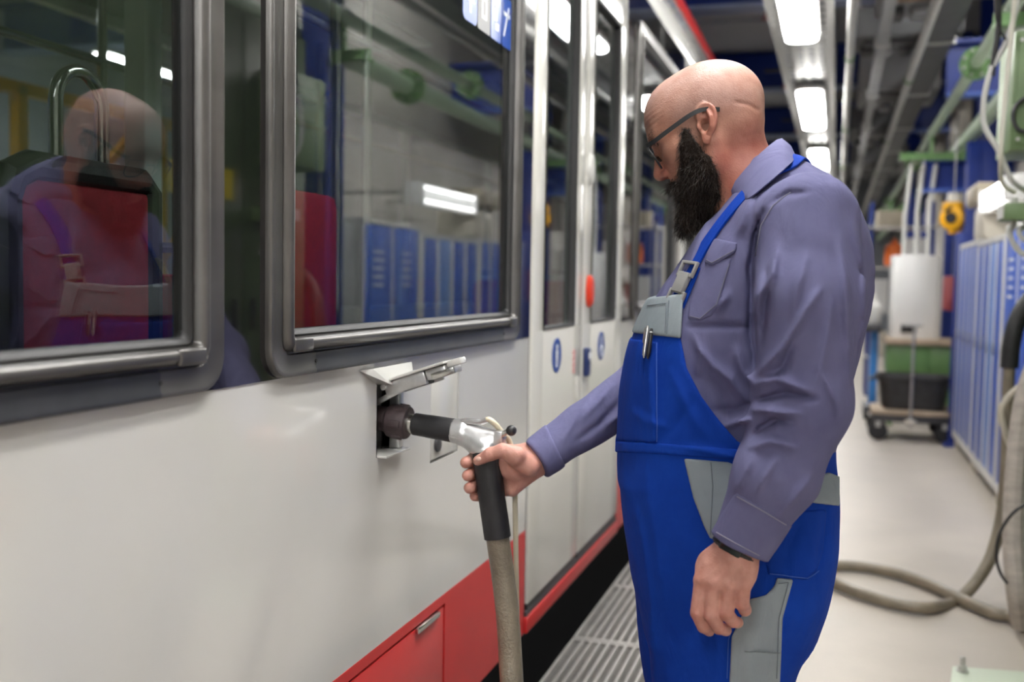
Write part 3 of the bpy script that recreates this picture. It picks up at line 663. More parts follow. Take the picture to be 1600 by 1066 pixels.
# ================================================================ THINGS IN THE HALL
# ---------------------------------------------------------------- lockers
LXF = 1.93
def locker(label, y0, widths, h=1.745, door_m=None, frame_m=None, depth=0.5, gap=0.02, vents=4, rail=0.022):
    t = thing('locker_cabinet', label, 'locker', (LXF + depth / 2, y0, 0), 'blue lockers along the right wall')
    y1 = y0 + sum(widths) + rail * (len(widths) + 1); fm = frame_m or m_grey; dm = door_m or m_blue2
    mb = MB(); mb.box(LXF + 0.03, LXF + depth, y0, y1, 0.10, h); mb.build('carcass', fm, t, bevel=0.004)
    MB().box(LXF, LXF + 0.03, y0, y1, h - 0.035, h).build('top_rail', fm, t, bevel=0.002); MB().box(LXF, LXF + 0.03, y0, y1, 0.10, 0.16).build('plinth_rail', fm, t, bevel=0.002)
    y = y0
    for k, w_ in enumerate(list(widths) + [None]):
        MB().box(LXF, LXF + 0.03, y, y + rail, 0.16, h - 0.035).build('upright', fm, t, bevel=0.002)
        if w_ is None: break
        ya, yb = y + rail + .003, y + rail + w_ - .003
        d = MB().box(LXF + 0.004, LXF + 0.028, ya, yb, 0.165, h - 0.04).build('door', dm[k % len(dm)] if isinstance(dm, list) else dm, t, bevel=0.003)
        for v in range(vents):
            for zz in (h - 0.22 - v * 0.055, ):
                MB().box(LXF - 0.001, LXF + 0.006, (ya + yb) / 2 - w_ * .18, (ya + yb) / 2 + w_ * .18, zz, zz + 0.016).build('vent_slot', m_signw if vents == 5 else m_blue, d)
        MB().box(LXF - 0.012, LXF + 0.004, yb - 0.05, yb - 0.028, 0.93, 1.02).build('lock', m_galv, d, bevel=0.003)
        y += rail + w_
    for yy in (y0 + 0.04, y1 - 0.09):
        MB().box(LXF + 0.02, LXF + 0.08, yy, yy + 0.05, 0, 0.10).build('foot', m_cream, t); MB().box(LXF + depth - .1, LXF + depth - .04, yy, yy + 0.05, 0, 0.10).build('foot', m_cream, t)
    return t
locker('two-door blue locker with vent slots nearest the right edge', 5.98, (0.44, 0.44), door_m=m_blue2, vents=5)
locker('four-door pale blue locker, middle of the locker row', 6.96, (0.26, 0.26, 0.26, 0.26), door_m=[m_blue2, m_lblue, m_blue2], h=1.70, vents=0, rail=0.045)
locker('four-door blue locker with pale frame, farthest of the row', 8.24, (0.24, 0.24, 0.24, 0.24), door_m=[m_blue2, m_blue2], h=1.72, vents=0, rail=0.04)
# grey cupboard reflected beside the blue column
t = thing('grey_cupboard', 'grey steel cupboard reflected between blue column and lockers', 'cupboard', (2.2, 5.68, 0))
MB().box(1.98, 2.5, 5.62, 5.96, 0.0, 1.70).build('body', m_mgrey, t, bevel=0.005); MB().box(1.965, 1.98, 5.63, 5.95, 0.05, 1.68).build('door', m_mgrey, t, bevel=0.003)
MB().box(1.95, 1.965, 5.90, 5.925, 0.85, 0.97).build('handle', m_galv, t)
# wall tube light above the lockers
t = thing('tube_light', 'twin fluorescent tube light mounted above the blue lockers', 'light', (2.2, 7.3, 1.95))
for k, z in enumerate((1.93, 2.03)):
    MB().cyl((1.93, 6.95, z), (1.93, 8.05, z), 0.013, 12).build('tube', m_tube, t)
MB().box(1.96, 2.04, 6.88, 8.12, 1.90, 2.06).build('housing', m_white, t, bevel=0.008)
for y in (6.90, 8.06): MB().box(1.905, 1.965, y, y + 0.04, 1.90, 2.06).build('end_cap', m_white, t, bevel=0.006)
for y in (6.9, 7.8): MB().box(2.04, XW, y - .015, y + .015, 1.97, 2.0).build('bracket', m_galv, t)
# cream and beige boxes above the lockers
t = thing('junction_box', 'beige metal trunking box above the white-framed locker', 'box', (2.1, 8.0, 1.9))
MB().box(1.90, 2.2, 8.15, 8.75, 1.98, 2.13).build('casing', m_beige, t, bevel=0.01); MB().box(1.885, 1.90, 8.2, 8.7, 2.0, 2.11).build('lid', m_beige, t, bevel=0.004)
t = thing('fuse_box', 'cream fuse cabinet under the beige trunking box', 'box', (2.15, 8.2, 1.75))
MB().box(1.96, 2.3, 8.16, 8.7, 1.725, 1.978).build('casing', m_cream, t, bevel=0.01); MB().box(1.95, 1.96, 8.18, 8.66, 1.75, 1.95).build('door', m_cream, t, bevel=0.003)

# ---------------------------------------------------------------- green cabinets, cables and hoses at the right
t = thing('control_cabinet', 'tall dark green control cabinet with yellow warning labels, reflected in the windows', 'cabinet', (2.2, 4.3, 0))
m_dkgreen = M('dark_green_enamel', (0.075, 0.12, 0.055), 0.4, var=0.08, vscale=6)
MB().box(1.775, 2.58, 3.63, 4.95, 0.05, 2.62).build('casing', m_dkgreen, t, bevel=0.01); MB().box(1.76, 1.775, 3.66, 4.28, 0.1, 2.59).build('door', m_dkgreen, t, bevel=0.003); MB().box(1.76, 1.775, 4.30, 4.92, 0.1, 2.59).build('door', m_dkgreen, t, bevel=0.003)
for y in (3.735, 4.10): MB().box(1.756, 1.7598, y, y + .10, 1.71, 1.85).build('warning_label', m_ylabel, t)
for y in (4.20, 4.36): MB().box(1.735, 1.76, y - .01, y + .01, 1.1, 1.25).build('handle', m_blackp, t, bevel=0.004)
MB().box(1.79, 2.56, 3.65, 4.93, 0, 0.05).build('plinth', m_dark, t)
t = thing('green_box', 'sage green wall box cut off by the upper right edge', 'box', (1.65, 4.5, 1.9))
MB().box(1.575, 1.757, 4.42, 4.80, 1.90, 2.36).build('casing', m_greenc, t, bevel=0.008); MB().box(1.59, 1.742, 4.412, 4.42, 1.92, 2.34).build('lid', m_greenc, t, bevel=0.003)
for xx, zz in ((1.60, 1.94), (1.73, 1.94), (1.60, 2.32), (1.73, 2.32)): MB().cyl((xx, 4.404, zz), (xx, 4.414, zz), 0.008, 8).build('screw', m_galv, t)
t = thing('terminal_box', 'small green terminal box with grey cables at the right edge', 'box', (1.65, 4.4, 1.63))
MB().box(1.555, 1.757, 4.34, 4.50, 1.625, 1.690).build('casing', m_greenc, t, bevel=0.006); MB().box(1.550, 1.555, 4.35, 4.49, 1.632, 1.684).build('lid', m_grey, t)
for x in (1.60, 1.645, 1.69):
    MB().cyl((x, 4.42, 1.690), (x, 4.42, 1.715), 0.012, 10).build('cable_gland', m_grey, t); MB().cyl((x, 4.42, 1.60), (x, 4.42, 1.625), 0.012, 10).build('cable_gland', m_grey, t)
def cable(name, label, pts, r, m_, cat='cable', n=8):
    o = MB().tube(smooth_path(pts, 8), r, 10).build(name, m_); return tag(o, label, cat)
def P(px, py, y): return tuple(on_y(px, py, y))
m_lcable = M('light_grey_cable', (0.58, 0.58, 0.56), 0.5)
cable('grey_cable', 'pale grey cable looping down beside the green box, upper right', [P(1592, -30, 4.36), P(1590, 0, 4.36), P(1575, 60, 4.36), P(1545, 120, 4.36), P(1537, 190, 4.36), P(1560, 235, 4.36), P(1580, 280, 4.36), (1.645, 4.42, 1.735)], 0.011, m_lcable)
cable('grey_conduit', 'straight pale conduit left of the sage green wall box', [P(1587, -30, 4.3), P(1580, 60, 4.3), P(1570, 160, 4.3), P(1564, 240, 4.3), P(1566, 285, 4.38), (1.60, 4.42, 1.735)], 0.009, M('ivory_conduit', (0.62, 0.60, 0.52), .5))
cable('black_cable', 'black cable bundle hanging at the top right corner', [P(1562, -60, 4.36), P(1560, 40, 4.36), P(1554, 85, 4.36), P(1550, 118, 4.36)], 0.011, m_black)
cable('black_cable', 'thin black cable curving below the black bundle, top right', [P(1557, -60, 4.34), P(1556, 20, 4.34), P(1562, 45, 4.34), P(1571, 62, 4.34)], 0.005, m_black)
cable('grey_cable', 'pale grey cable sagging under the small green terminal box', [(1.60, 4.42, 1.60), P(1578, 365, 4.42), P(1588, 388, 4.42), P(1606, 398, 4.42), P(1640, 390, 4.45), (1.757, 4.5, 1.5)], 0.011, m_lcable)
cable('grey_cable', 'second grey cable below the terminal box at the right edge', [(1.645, 4.42, 1.60), P(1592, 362, 4.40), P(1602, 376, 4.40), (1.757, 4.44, 1.47)], 0.010, m_lcable)
cable('lead_wire', 'dark looped handle cable on the sage green wall box', [P(1606, 150, 4.40), P(1588, 165, 4.39), P(1583, 185, 4.39), P(1592, 203, 4.39), P(1614, 206, 4.40)], 0.008, m_dark)
m_ghose = M('grey_ribbed_hose', (0.40, 0.36, 0.32), 0.6, var=0.18, vscale=14, bump=0.3, bscale=30, stretch=(1, 1, 3))
cable('ventilation_hose', 'thick pale grey hose standing at the right edge', [tuple(on_z(1596, 975, 0.04)), P(1588, 920, 4.3), P(1583, 850, 4.35), P(1584, 780, 4.4), P(1590, 700, 4.45), P(1602, 620, 4.5), P(1625, 560, 4.55), P(1660, 520, 4.6)], 0.040, m_ghose, 'hose')
cable('return_hose', 'thin cream hose arching beside the thick grey hose', [P(1625, 590, 4.6), P(1600, 600, 4.6), P(1578, 618, 4.6), P(1564, 642, 4.6), P(1570, 675, 4.6), P(1581, 710, 4.6), P(1583, 770, 4.6), P(1580, 860, 4.6), P(1585, 940, 4.6)], 0.013, M('cream_hose', (0.50, 0.46, 0.38), .5), 'hose')
cable('lead_wire', 'thin black wire looping in front of the thick grey hose', [P(1606, 785, 4.2), P(1580, 805, 4.2), P(1562, 835, 4.2), P(1557, 870, 4.2), P(1563, 895, 4.2), P(1574, 912, 4.2)], 0.006, m_black)

# ---------------------------------------------------------------- yellow spring balancer
t = thing('spring_balancer', 'yellow spring balancer hanging before the blue upright', 'balancer', (1.95, 10.1, 1.8))
c = on_y(1490, 341, 10.1); cx, cy, cz = c; nkeep = len(bpy.data.objects)
body = MB(); body.lathe([(0.07, -0.06), (0.105, -0.055), (0.115, -0.03), (0.115, 0.03), (0.105, 0.055), (0.07, 0.06)], (cx, cy, cz), (0.5, 1, 0), 26)
bo = body.build('drum_housing', m_yellow, t, bevel=0.004)
MB().obox((cx - .012, cy, cz + 0.10), (1, 0, 0), (0, 1, 0), (0, 0, 1), 0.085, 0.05, 0.045).build('top_bracket', m_yellow, t, bevel=0.02, seg=3)
MB().obox((cx + .01, cy, cz - 0.105), (1, 0, 0), (0, 1, 0), (0, 0, 1), 0.05, 0.04, 0.04).build('cable_guide', m_yellow, t, bevel=0.018, seg=3)
MB().lathe([(0.05, -0.075), (0.05, -0.06), (0.03, -0.055)], (cx, cy, cz), (0.5, 1, 0), 18).build('hub_cover', m_blackp, bo)
MB().lathe([(0.02, 0), (0.045, 0.005), (0.045, 0.03), (0.02, 0.035)], (cx + .095, cy - .02, cz - .01), (1, -.3, 0), 16).build('adjusting_knob', m_blackp, t)
MB().obox((cx - .05, cy - .055, cz + .075), (0.8, 0, .6), (0, 1, 0), (-.6, 0, .8), 0.035, 0.006, 0.012).build('warning_mark', m_blackp, t)
MB().tube([(cx, cy, cz + .14), (cx, cy, 2.5), (cx, cy, ZC - .05)], 0.006, 8).build('hanger_cable', m_galv, t)
MB().tube([(cx + .01, cy, cz - .14), (cx + .01, cy, cz - .6)], 0.003, 6).build('load_cable', m_galv, t)
MB().lathe([(0.008, 0), (0.03, -0.02), (0.03, -0.1), (0.018, -0.13)], (cx + .01, cy, cz - .6), (0, 0, 1), 12).build('tool_holder', m_dark, t)

# ---------------------------------------------------------------- bench with boiler, tub on dolly, trolley
t = thing('workbench', 'green steel workbench with worn wooden top behind the black tub', 'workbench', (1.75, 11.0, 0))
a = on_y(1384, 530, 10.6); b = on_y(1500, 530, 10.6); zt = a[2]
MB().box(a[0], b[0], 10.6, 11.3, zt - 0.05, zt).build('bench_top', m_wood, t, bevel=0.006)
MB().box(a[0] + 0.02, b[0] - .02, 10.66, 11.25, zt - 0.34, zt - 0.05).build('drawer_unit', m_green, t, bevel=0.006)
for k in range(2): MB().box(a[0] + .04 + k * .38, a[0] + .40 + k * .38, 10.645, 10.66, zt - .32, zt - .07).build('drawer_front', m_green, t, bevel=0.004)
for x in (a[0] + .04, b[0] - .09):
    for y in (10.66, 11.18): MB().box(x, x + 0.05, y, y + 0.05, 0, zt - .34).build('leg', m_green, t, bevel=0.003)
t = thing('water_boiler', 'white rounded box boiler standing on the workbench', 'boiler', (1.75, 11, zt))
a2 = on_y(1389, 525, 10.95); b2 = on_y(1471, 400, 10.95); xa, xb = a2[0], b2[0]; z0, z1 = zt + .001, b2[2]
pr = []
for x, y in [(xa, 11.25), (xa, 10.93), (xa + .02, 10.86)] + [(xa + (xb - xa) * s, 10.86 - 0.07 * sin(pi * s)) for s in np.linspace(0.08, 0.92, 14)] + [(xb - .02, 10.86), (xb, 10.93), (xb, 11.25)]: pr.append((x, y, z0))
MB().prism(pr, (0, 0, z1 - z0)).build('casing', m_white, t, bevel=0.012, smooth=40)
MB().box(xa + .1, xa + .24, 10.775, 10.80, z0 + .06, z0 + .14).build('control_panel', m_blackp, t, bevel=0.004)
for s in (0.25, 0.5, 0.75): MB().tube([(xa + (xb - xa) * s, 11.1, z1), (xa + (xb - xa) * s, 11.12, z1 + .35 + .2 * s), (xa + (xb - xa) * s + .05, 11.2, 2.6)], 0.02, 10).build('riser_pipe', m_grey, t)
t = thing('mixing_tub', 'black plastic mixing tub sitting on the wheeled dolly', 'tub', (1.64, 9.85, 0.27))
a3 = on_y(1370, 585, 9.75); b3 = on_y(1488, 585, 9.75); cx, hw = (a3[0] + b3[0]) / 2, (b3[0] - a3[0]) / 2; ztb = a3[2]
m_tub = M('black_tub_plastic', (0.03, 0.03, 0.03), 0.45, var=0.4, vscale=12)
loops = []
for s, z in ((0.86, 0.275), (0.87, 0.285), (0.97, ztb - .06), (0.98, ztb - .05), (1.03, ztb - .045), (1.05, ztb - .03), (1.04, ztb), (1.0, ztb), (0.98, ztb - .03), (0.94, ztb - .06), (0.83, 0.30)):
    loops.append([(cx + x * s, 9.85 + y * s, z) for x, y in rrect(-hw * .97, hw * .97, -0.23, 0.23, 0.12, 5)])
mb = MB(); mb.rings(loops[1:8]); mb.build('rim', m_tub, t, fixn=True); mb = MB(); mb.rings(loops[7:]); n = len(loops[0]); mb.add(loops[-1], [tuple(range(n))]); mb.add(loops[0], [tuple(range(n))[::-1]]); mb.rings(loops[:2]); mb.build('basin', m_tub, t, fixn=True)
for s in (-1, 1): MB().tube([(cx + s * hw * 1.02, 9.78, ztb - .03), (cx + s * (hw + .05), 9.80, ztb - .05), (cx + s * (hw + .05), 9.9, ztb - .05), (cx + s * hw * 1.02, 9.92, ztb - .03)], 0.012, 8).build('grip', m_tub, t)
t = thing('wheeled_dolly', 'low dolly with black wheels and upright pull rod under the tub', 'dolly', (1.64, 9.85, 0))
MB().box(cx - hw - .04, cx + hw + .02, 9.55, 10.15, 0.235, 0.272).build('deck', m_wood, t, bevel=0.006); MB().box(cx - hw - .03, cx + hw + .01, 9.57, 10.13, 0.17, 0.234).build('frame', m_dark, t, bevel=0.004)
for x in (cx - hw + .02, cx + hw - .06):
    for y in (9.60, 10.1):
        w_ = MB(); w_.lathe([(0.03, -0.022), (0.078, -0.022), (0.085, -0.012), (0.085, 0.012), (0.078, 0.022), (0.03, 0.022)], (x, y, 0.085), (0, 1, 0), 18); wo = w_.build('wheel', m_black, t)
        MB().box(x - .02, x + .02, y - .035, y + .035, 0.12, 0.172).build('fork', m_galv, wo)
hx = on_y(1425, 600, 9.5)[0]; hz = on_y(1425, 508, 9.5)[2]
h_ = MB().cyl((hx, 9.5, 0.14), (hx, 9.5, hz), 0.012, 10).build('pull_rod', m_galv, t); MB().cyl((hx - .09, 9.5, hz), (hx + .07, 9.5, hz), 0.014, 10).build('crossbar', m_galv, h_)
MB().lathe([(0.012, 0), (0.05, 0), (0.05, 0.03), (0.012, 0.035)], (hx, 9.5, 0.17), (0, 0, 1), 14).build('rod_socket', m_cream, h_); MB().box(hx - .012, hx + .012, 9.5, 9.56, .14, .2).build('hinge', m_dark, h_)
t = thing('hand_truck', 'blue lifting trolley partly hidden behind the man\'s back', 'trolley', (1.45, 11.6, 0))
a = on_y(1357, 600, 11.2); b = on_y(1372, 540, 11.2)
MB().box(a[0], b[0], 11.15, 11.25, 0.12, 0.92).build('mast', M('bright_blue_paint', (0.04, 0.22, 0.62), .4), t, bevel=0.006)
MB().box(a[0] - .05, b[0] + .08, 11.0, 11.5, 0.08, 0.14).build('chassis', m_dark, t, bevel=0.006)
for x in (a[0] - .02, b[0] + .05):
    for y in (11.02, 11.45): MB().lathe([(0.02, -0.02), (0.055, -0.02), (0.06, 0), (0.055, 0.02), (0.02, 0.02)], (x, y, 0.06), (1, 0, 0), 14).build('wheel', m_black, t)
MB().box(a[0] - .06, b[0] + .02, 10.95, 11.45, 0.90, 0.98).build('platform', m_dark, t, bevel=0.008)
MB().lathe([(0.06, 0), (0.07, 0.02), (0.07, 0.18), (0.03, 0.22), (0.02, 0.3)], (b[0] - .05, 11.2, 0.981), (0, 0, 1), 14).build('pump', m_grey, t)
# small clutter far behind the shoulder
o = MB().lathe([(0.10, 0), (0.11, 0.02), (0.11, 0.24), (0.03, 0.30), (0.03, 0.33)], (1.62, 13.6, 1.62), (0, 0, 1), 16).build('warning_beacon', m_orange); tag(o, 'small orange beacon far behind the man\'s shoulder', 'beacon')
t = thing('storage_rack', 'far cluttered rack with pale containers behind the man\'s shoulder', 'rack', (1.5, 13.6, 0))
for x in (1.32, 2.02):
    for y in (13.4, 13.9): MB().box(x, x + .04, y, y + .04, 0, 2.4).build('post', m_blue, t)
for z in (0.5, 1.05, 1.6, 2.1):
    MB().box(1.30, 2.08, 13.38, 13.96, z - .02, z).build('shelf', m_grey, t)
for k, (x, z, w_, h, m_) in enumerate(((1.36, 0.5, .25, .3, m_cream), (1.66, 0.5, .3, .36, m_white), (1.36, 1.05, .2, .4, m_white), (1.60, 1.05, .16, .3, m_redpipe), (1.80, 1.05, .2, .38, m_cream), (1.75, 1.6, .24, .36, m_white), (1.40, 2.1, .3, .2, m_beige))):
    o = MB().box(x, x + w_, 13.5, 13.8, z + .001, z + h).build('container', m_, bevel=0.015, seg=3)
    tag(o, ['cream bin on the low shelf of the far rack, left', 'white bin on the low shelf of the far rack, right', 'white canister on the middle shelf of the far rack', 'dark red box on the middle shelf of the far rack', 'cream canister on the middle shelf of the far rack, right', 'white canister on the upper shelf of the far rack', 'beige carton on the top shelf of the far rack'][k], 'container')
o = MB().prism([(x, 9.602, z) for x, z in rrect(1.84, 1.985, 1.16, 1.46, .02, 4)], (0, 0.12, 0)).build('call_box', m_redpipe, bevel=.008); tag(o, 'dark red box fixed to the blue upright', 'box')

# ---------------------------------------------------------------- floor anchor plate
a = on_z(1488, 1046); 
t = thing('anchor_plate', 'pale green floor plate with a steel bolt, bottom right corner', 'plate', (a[0], a[1], 0))
p = [on_z(1488, 1046), on_z(1620, 1056), on_z(1620, 1110), on_z(1480, 1110)]
MB().prism([(q[0], q[1], 0.0) for q in p], (0, 0, 0.012)).build('plate', M('pale_green_paint', (0.55, 0.62, 0.50), .5), t, bevel=0.002)
c = on_z(1503, 1054); MB().lathe([(0.022, 0.012), (0.022, 0.016), (0.016, 0.017), (0.016, 0.032), (0.010, 0.033), (0.010, 0.06), (0.007, 0.063)], (c[0], c[1], 0), (0, 0, 1), 6).build('bolt', m_galv, t)

# ---------------------------------------------------------------- beyond the tram (seen through its windows)
t = thing('yellow_platform', 'yellow work platform frame seen through the left tram window', 'platform', (-4.3, 4.5, 0))
for y in (2.6, 4.1, 5.6, 7.1):
    MB().box(-4.34, -4.26, y - .04, y + .04, 0, 2.6).build('post', m_yellow, t)
    MB().bar((-4.3, y + .05, 1.5), (-4.3, y + 1.3, 2.55), 0.05, 0.06).build('brace', m_yellow, t)
for z in (1.2, 2.58): MB().box(-4.34, -4.26, 2.5, 8.6, z - .04, z + .04).build('rail', m_yellow, t)
MB().box(-5.6, -4.2, 2.5, 8.6, 1.05, 1.12).build('deck', m_galv, t)
o = MB().box(-7.2, -7.0, 2.0, 7.2, 0, 3.0).build('partition_wall', m_blue, bevel=.01); tag(o, 'blue partition wall far beyond the left tram window', 'partition')
t = thing('overhead_rail', 'pale overhead contact rail seen through the tram windows', 'rail', (-3.2, 5, 3.2))
MB().box(-3.25, -3.15, -6, 25, 3.1, 3.25).build('beam', m_greenc, t); MB().box(-3.22, -3.18, -6, 25, 3.0, 3.1).build('web', m_galv, t)
# ================================================================ SCULPTING TOOLS (distance fields -> mesh)
F4 = np.float32
def V3(p): return np.array(p, F4)
def d_cone(P, a, b, ra, rb):
    a = V3(a); b = V3(b); ab = b - a; t = np.clip(((P - a) @ ab) / max(float(ab @ ab), 1e-9), 0, 1)
    return np.linalg.norm(P - a - t[:, None] * ab, axis=1) - (ra + (rb - ra) * t)
def d_chain(P, pts, rs, k=0.0):
    d = None
    for i in range(len(pts) - 1):
        e = d_cone(P, pts[i], pts[i + 1], rs[i], rs[i + 1]); d = e if d is None else (smin(d, e, k) if k else np.minimum(d, e))
    return d
def d_ell(P, c, r, R=None):
    Q = P - V3(c)
    if R is not None: Q = Q @ np.array(R, F4)
    r = V3(r); k0 = np.linalg.norm(Q / r, axis=1); k1 = np.linalg.norm(Q / (r * r), axis=1)
    return k0 * (k0 - 1) / np.maximum(k1, 1e-6)
def smin(a, b, k): h = np.clip(0.5 + 0.5 * (b - a) / k, 0, 1); return b + (a - b) * h - k * h * (1 - h)
def smax(a, b, k): return -smin(-a, -b, k)
def seg_dist(X, Y, pts):
    d = np.full(X.shape, 1e9, X.dtype)
    for (x0, y0), (x1, y1) in zip(pts[:-1], pts[1:]):
        dx, dy = x1 - x0, y1 - y0; t = np.clip(((X - x0) * dx + (Y - y0) * dy) / (dx * dx + dy * dy + 1e-9), 0, 1)
        d = np.minimum(d, (X - x0 - t * dx) ** 2 + (Y - y0 - t * dy) ** 2)
    return np.sqrt(d)
def fold_bump(X, Y, pl, w_):
    ln = [math.hypot(b[0] - a[0], b[1] - a[1]) for a, b in zip(pl[:-1], pl[1:])]; tot = sum(ln); best = np.full(X.shape, 1e9, F4); tt = np.zeros(X.shape, F4); acc = 0
    for (x0, y0), (x1, y1), l in zip(pl[:-1], pl[1:], ln):
        dx, dy = x1 - x0, y1 - y0; t = np.clip(((X - x0) * dx + (Y - y0) * dy) / (l * l), 0, 1); d = (X - x0 - t * dx) ** 2 + (Y - y0 - t * dy) ** 2
        m = d < best; best = np.where(m, d, best); tt = np.where(m, (acc + t * l) / tot, tt); acc += l
    s = np.clip(np.sin(np.pi * (0.04 + .92 * tt)), 0, 1) ** .7; d = np.sqrt(best) / (w_ * (.6 + .4 * s)); return s * np.exp(-np.abs(d) ** 1.6)
def poly_sd(X, Y, poly):
    d = seg_dist(X, Y, list(poly) + [poly[0]]); ins = np.zeros(X.shape, bool); n = len(poly)
    for i in range(n):
        (x0, y0), (x1, y1) = poly[i], poly[(i + 1) % n]
        if y0 == y1: continue
        c = ((y0 > Y) != (y1 > Y)) & (X < (x1 - x0) * (Y - y0) / (y1 - y0) + x0); ins ^= c
    return np.where(ins, -d, d)
def wob(P, s, seed=0):
    r = np.random.RandomState(seed); o = np.zeros(len(P), F4)
    for k in range(6):
        v = r.normal(size=3); v = v / np.linalg.norm(v) * s * (0.7 + 0.6 * r.rand()); o += np.sin(P @ v.astype(F4) + F4(r.rand() * 6.28))
    return o / 6
_E = [(0, 1), (2, 3), (4, 5), (6, 7), (0, 2), (1, 3), (4, 6), (5, 7), (0, 4), (1, 5), (2, 6), (3, 7)]
def nets(fn, lo, hi, h, B=8):
    ax = [np.arange(lo[i], hi[i] + h, h, dtype=F4) for i in range(3)]; ax = [np.concatenate([a, a[-1] + h * np.arange(1, B + 1 - len(a) % B + B, dtype=F4)])[:(len(a) + B - 1) // B * B] for a in ax]; nx, ny, nz = map(len, ax)
    G = np.empty((nx, ny, nz), F4); bx, by, bz = nx // B, ny // B, nz // B
    cb = np.stack(np.meshgrid(*[a.reshape(-1, B).mean(1) for a in ax], indexing='ij'), -1).reshape(-1, 3).astype(F4); dc = fn(cb)
    G4 = G.reshape(bx, B, by, B, bz, B); sg = np.where(dc < 0, F4(-1), F4(1)).reshape(bx, 1, by, 1, bz, 1); G4[...] = sg
    near = np.nonzero(np.abs(dc) < h * B * 0.87 * 1.7 + 0.016)[0]; off8 = (np.stack(np.meshgrid(*[np.arange(B)] * 3, indexing='ij'), -1).reshape(-1, 3) - (B - 1) / 2).astype(F4) * F4(h)
    per = max(1, 400000 // B ** 3)
    for i in range(0, len(near), per):
        ii = near[i:i + per]; P = (cb[ii][:, None, :] + off8[None]).reshape(-1, 3); v = fn(P).reshape(len(ii), B, B, B)
        I_, J_, K_ = np.unravel_index(ii, (bx, by, bz)); G4[I_, :, J_, :, K_, :] = v
    S = G < 0; C = [S[a:nx - 1 + a, b:ny - 1 + b, c:nz - 1 + c] for c in (0, 1) for b in (0, 1) for a in (0, 1)]
    anyS = np.logical_or.reduce(C); allS = np.logical_and.reduce(C); act = anyS & ~allS
    I, J, K = np.nonzero(act); n = len(I)
    vals = np.stack([G[I + a, J + b, K + c] for c in (0, 1) for b in (0, 1) for a in (0, 1)], 1)
    off = np.array([(a, b, c) for c in (0, 1) for b in (0, 1) for a in (0, 1)], F4); pos = np.zeros((n, 3), F4); cnt = np.zeros(n, F4)
    for a, b in _E:
        fa, fb = vals[:, a], vals[:, b]; m = (fa < 0) != (fb < 0); t = fa / np.where(m, fa - fb, 1)
        pos += np.where(m[:, None], off[a] + t[:, None] * (off[b] - off[a]), 0); cnt += m
    V = (np.stack([I, J, K], 1) + pos / cnt[:, None]) * F4(h) + V3(lo)
    idx = np.full(act.shape, -1, np.int32); idx[I, J, K] = np.arange(n); Q = []
    for axn in range(3):
        sl0 = [slice(None)] * 3; sl1 = [slice(None)] * 3; sl0[axn] = slice(0, -1); sl1[axn] = slice(1, None)
        s0, s1 = S[tuple(sl0)], S[tuple(sl1)]; e = np.argwhere(s0 != s1); o1, o2 = [(1, 2), (2, 0), (0, 1)][axn]
        ok = (e[:, o1] > 0) & (e[:, o2] > 0) & (e[:, o1] < act.shape[o1]) & (e[:, o2] < act.shape[o2]) & (e[:, axn] < act.shape[axn]); e = e[ok]
        def g(d1, d2):
            q = e.copy(); q[:, o1] += d1; q[:, o2] += d2; return idx[q[:, 0], q[:, 1], q[:, 2]]
        q = np.stack([g(-1, -1), g(0, -1), g(0, 0), g(-1, 0)], 1); fl = s0[e[:, 0], e[:, 1], e[:, 2]]; q[~fl] = q[~fl][:, ::-1]; Q.append(q)
    Q = np.concatenate(Q); return V, Q[(Q >= 0).all(1)]
def sdf_mesh(name, parts, mat, parent, label=None, color=None):
    Vs, Qs, o = [], [], 0
    for V, Q in parts: Vs.append(V); Qs.append(Q + o); o += len(V)
    V = np.concatenate(Vs); Q = np.concatenate(Qs); me = bpy.data.meshes.new(name); loc = V3(root_loc(parent)); V2 = (V - loc).astype(F4)
    me.vertices.add(len(V)); me.vertices.foreach_set('co', V2.ravel()); me.loops.add(Q.size); me.loops.foreach_set('vertex_index', Q.astype(np.int32).ravel())
    me.polygons.add(len(Q)); me.polygons.foreach_set('loop_start', np.arange(0, Q.size, 4, dtype=np.int32)); me.update(calc_edges=True); me.validate()
    me.materials.append(mat); me.shade_smooth()
    if color is not None:
        at = me.color_attributes.new('tone', 'FLOAT_COLOR', 'POINT'); c = color(V); at.data.foreach_set('color', np.concatenate([c, np.ones((len(c), 1))], 1).astype(F4).ravel())
    ob = bpy.data.objects.new(name, me); COL.objects.link(ob); ob.parent = parent
    if label: ob['label'] = label
    return ob
def grad(fn, P, e=0.003):
    g = np.stack([fn(P + V3([e, 0, 0])) - fn(P - V3([e, 0, 0])), fn(P + V3([0, e, 0])) - fn(P - V3([0, e, 0])), fn(P + V3([0, 0, e])) - fn(P - V3([0, 0, e]))], 1)
    return g / np.maximum(np.linalg.norm(g, axis=1, keepdims=True), 1e-6)
def on_surf(fn, P, it=6):
    P = np.array(P, F4)
    for _ in range(it): P = P - grad(fn, P) * fn(P)[:, None]
    return P
def hits(fn, pts, t0=1.45, t1=3.0):
    v = np.array([_ray(*p) for p in pts]); v /= np.linalg.norm(v, axis=1, keepdims=True); t = np.full(len(v), t0); live = np.ones(len(v), bool)
    for _ in range(160):
        d = fn((CAM_POS + v[live] * t[live][:, None]).astype(F4)).astype(float); idx_ = np.nonzero(live)[0]; t[idx_] += np.where(d < .0006, 0, np.maximum(.4 * d, .0006)); live[idx_] = (d >= .0006) & (t[idx_] < t1)
        if not live.any(): break
    return CAM_POS + v * t[:, None]
def hit(fn, px, py): return hits(fn, [(px, py)])[0]

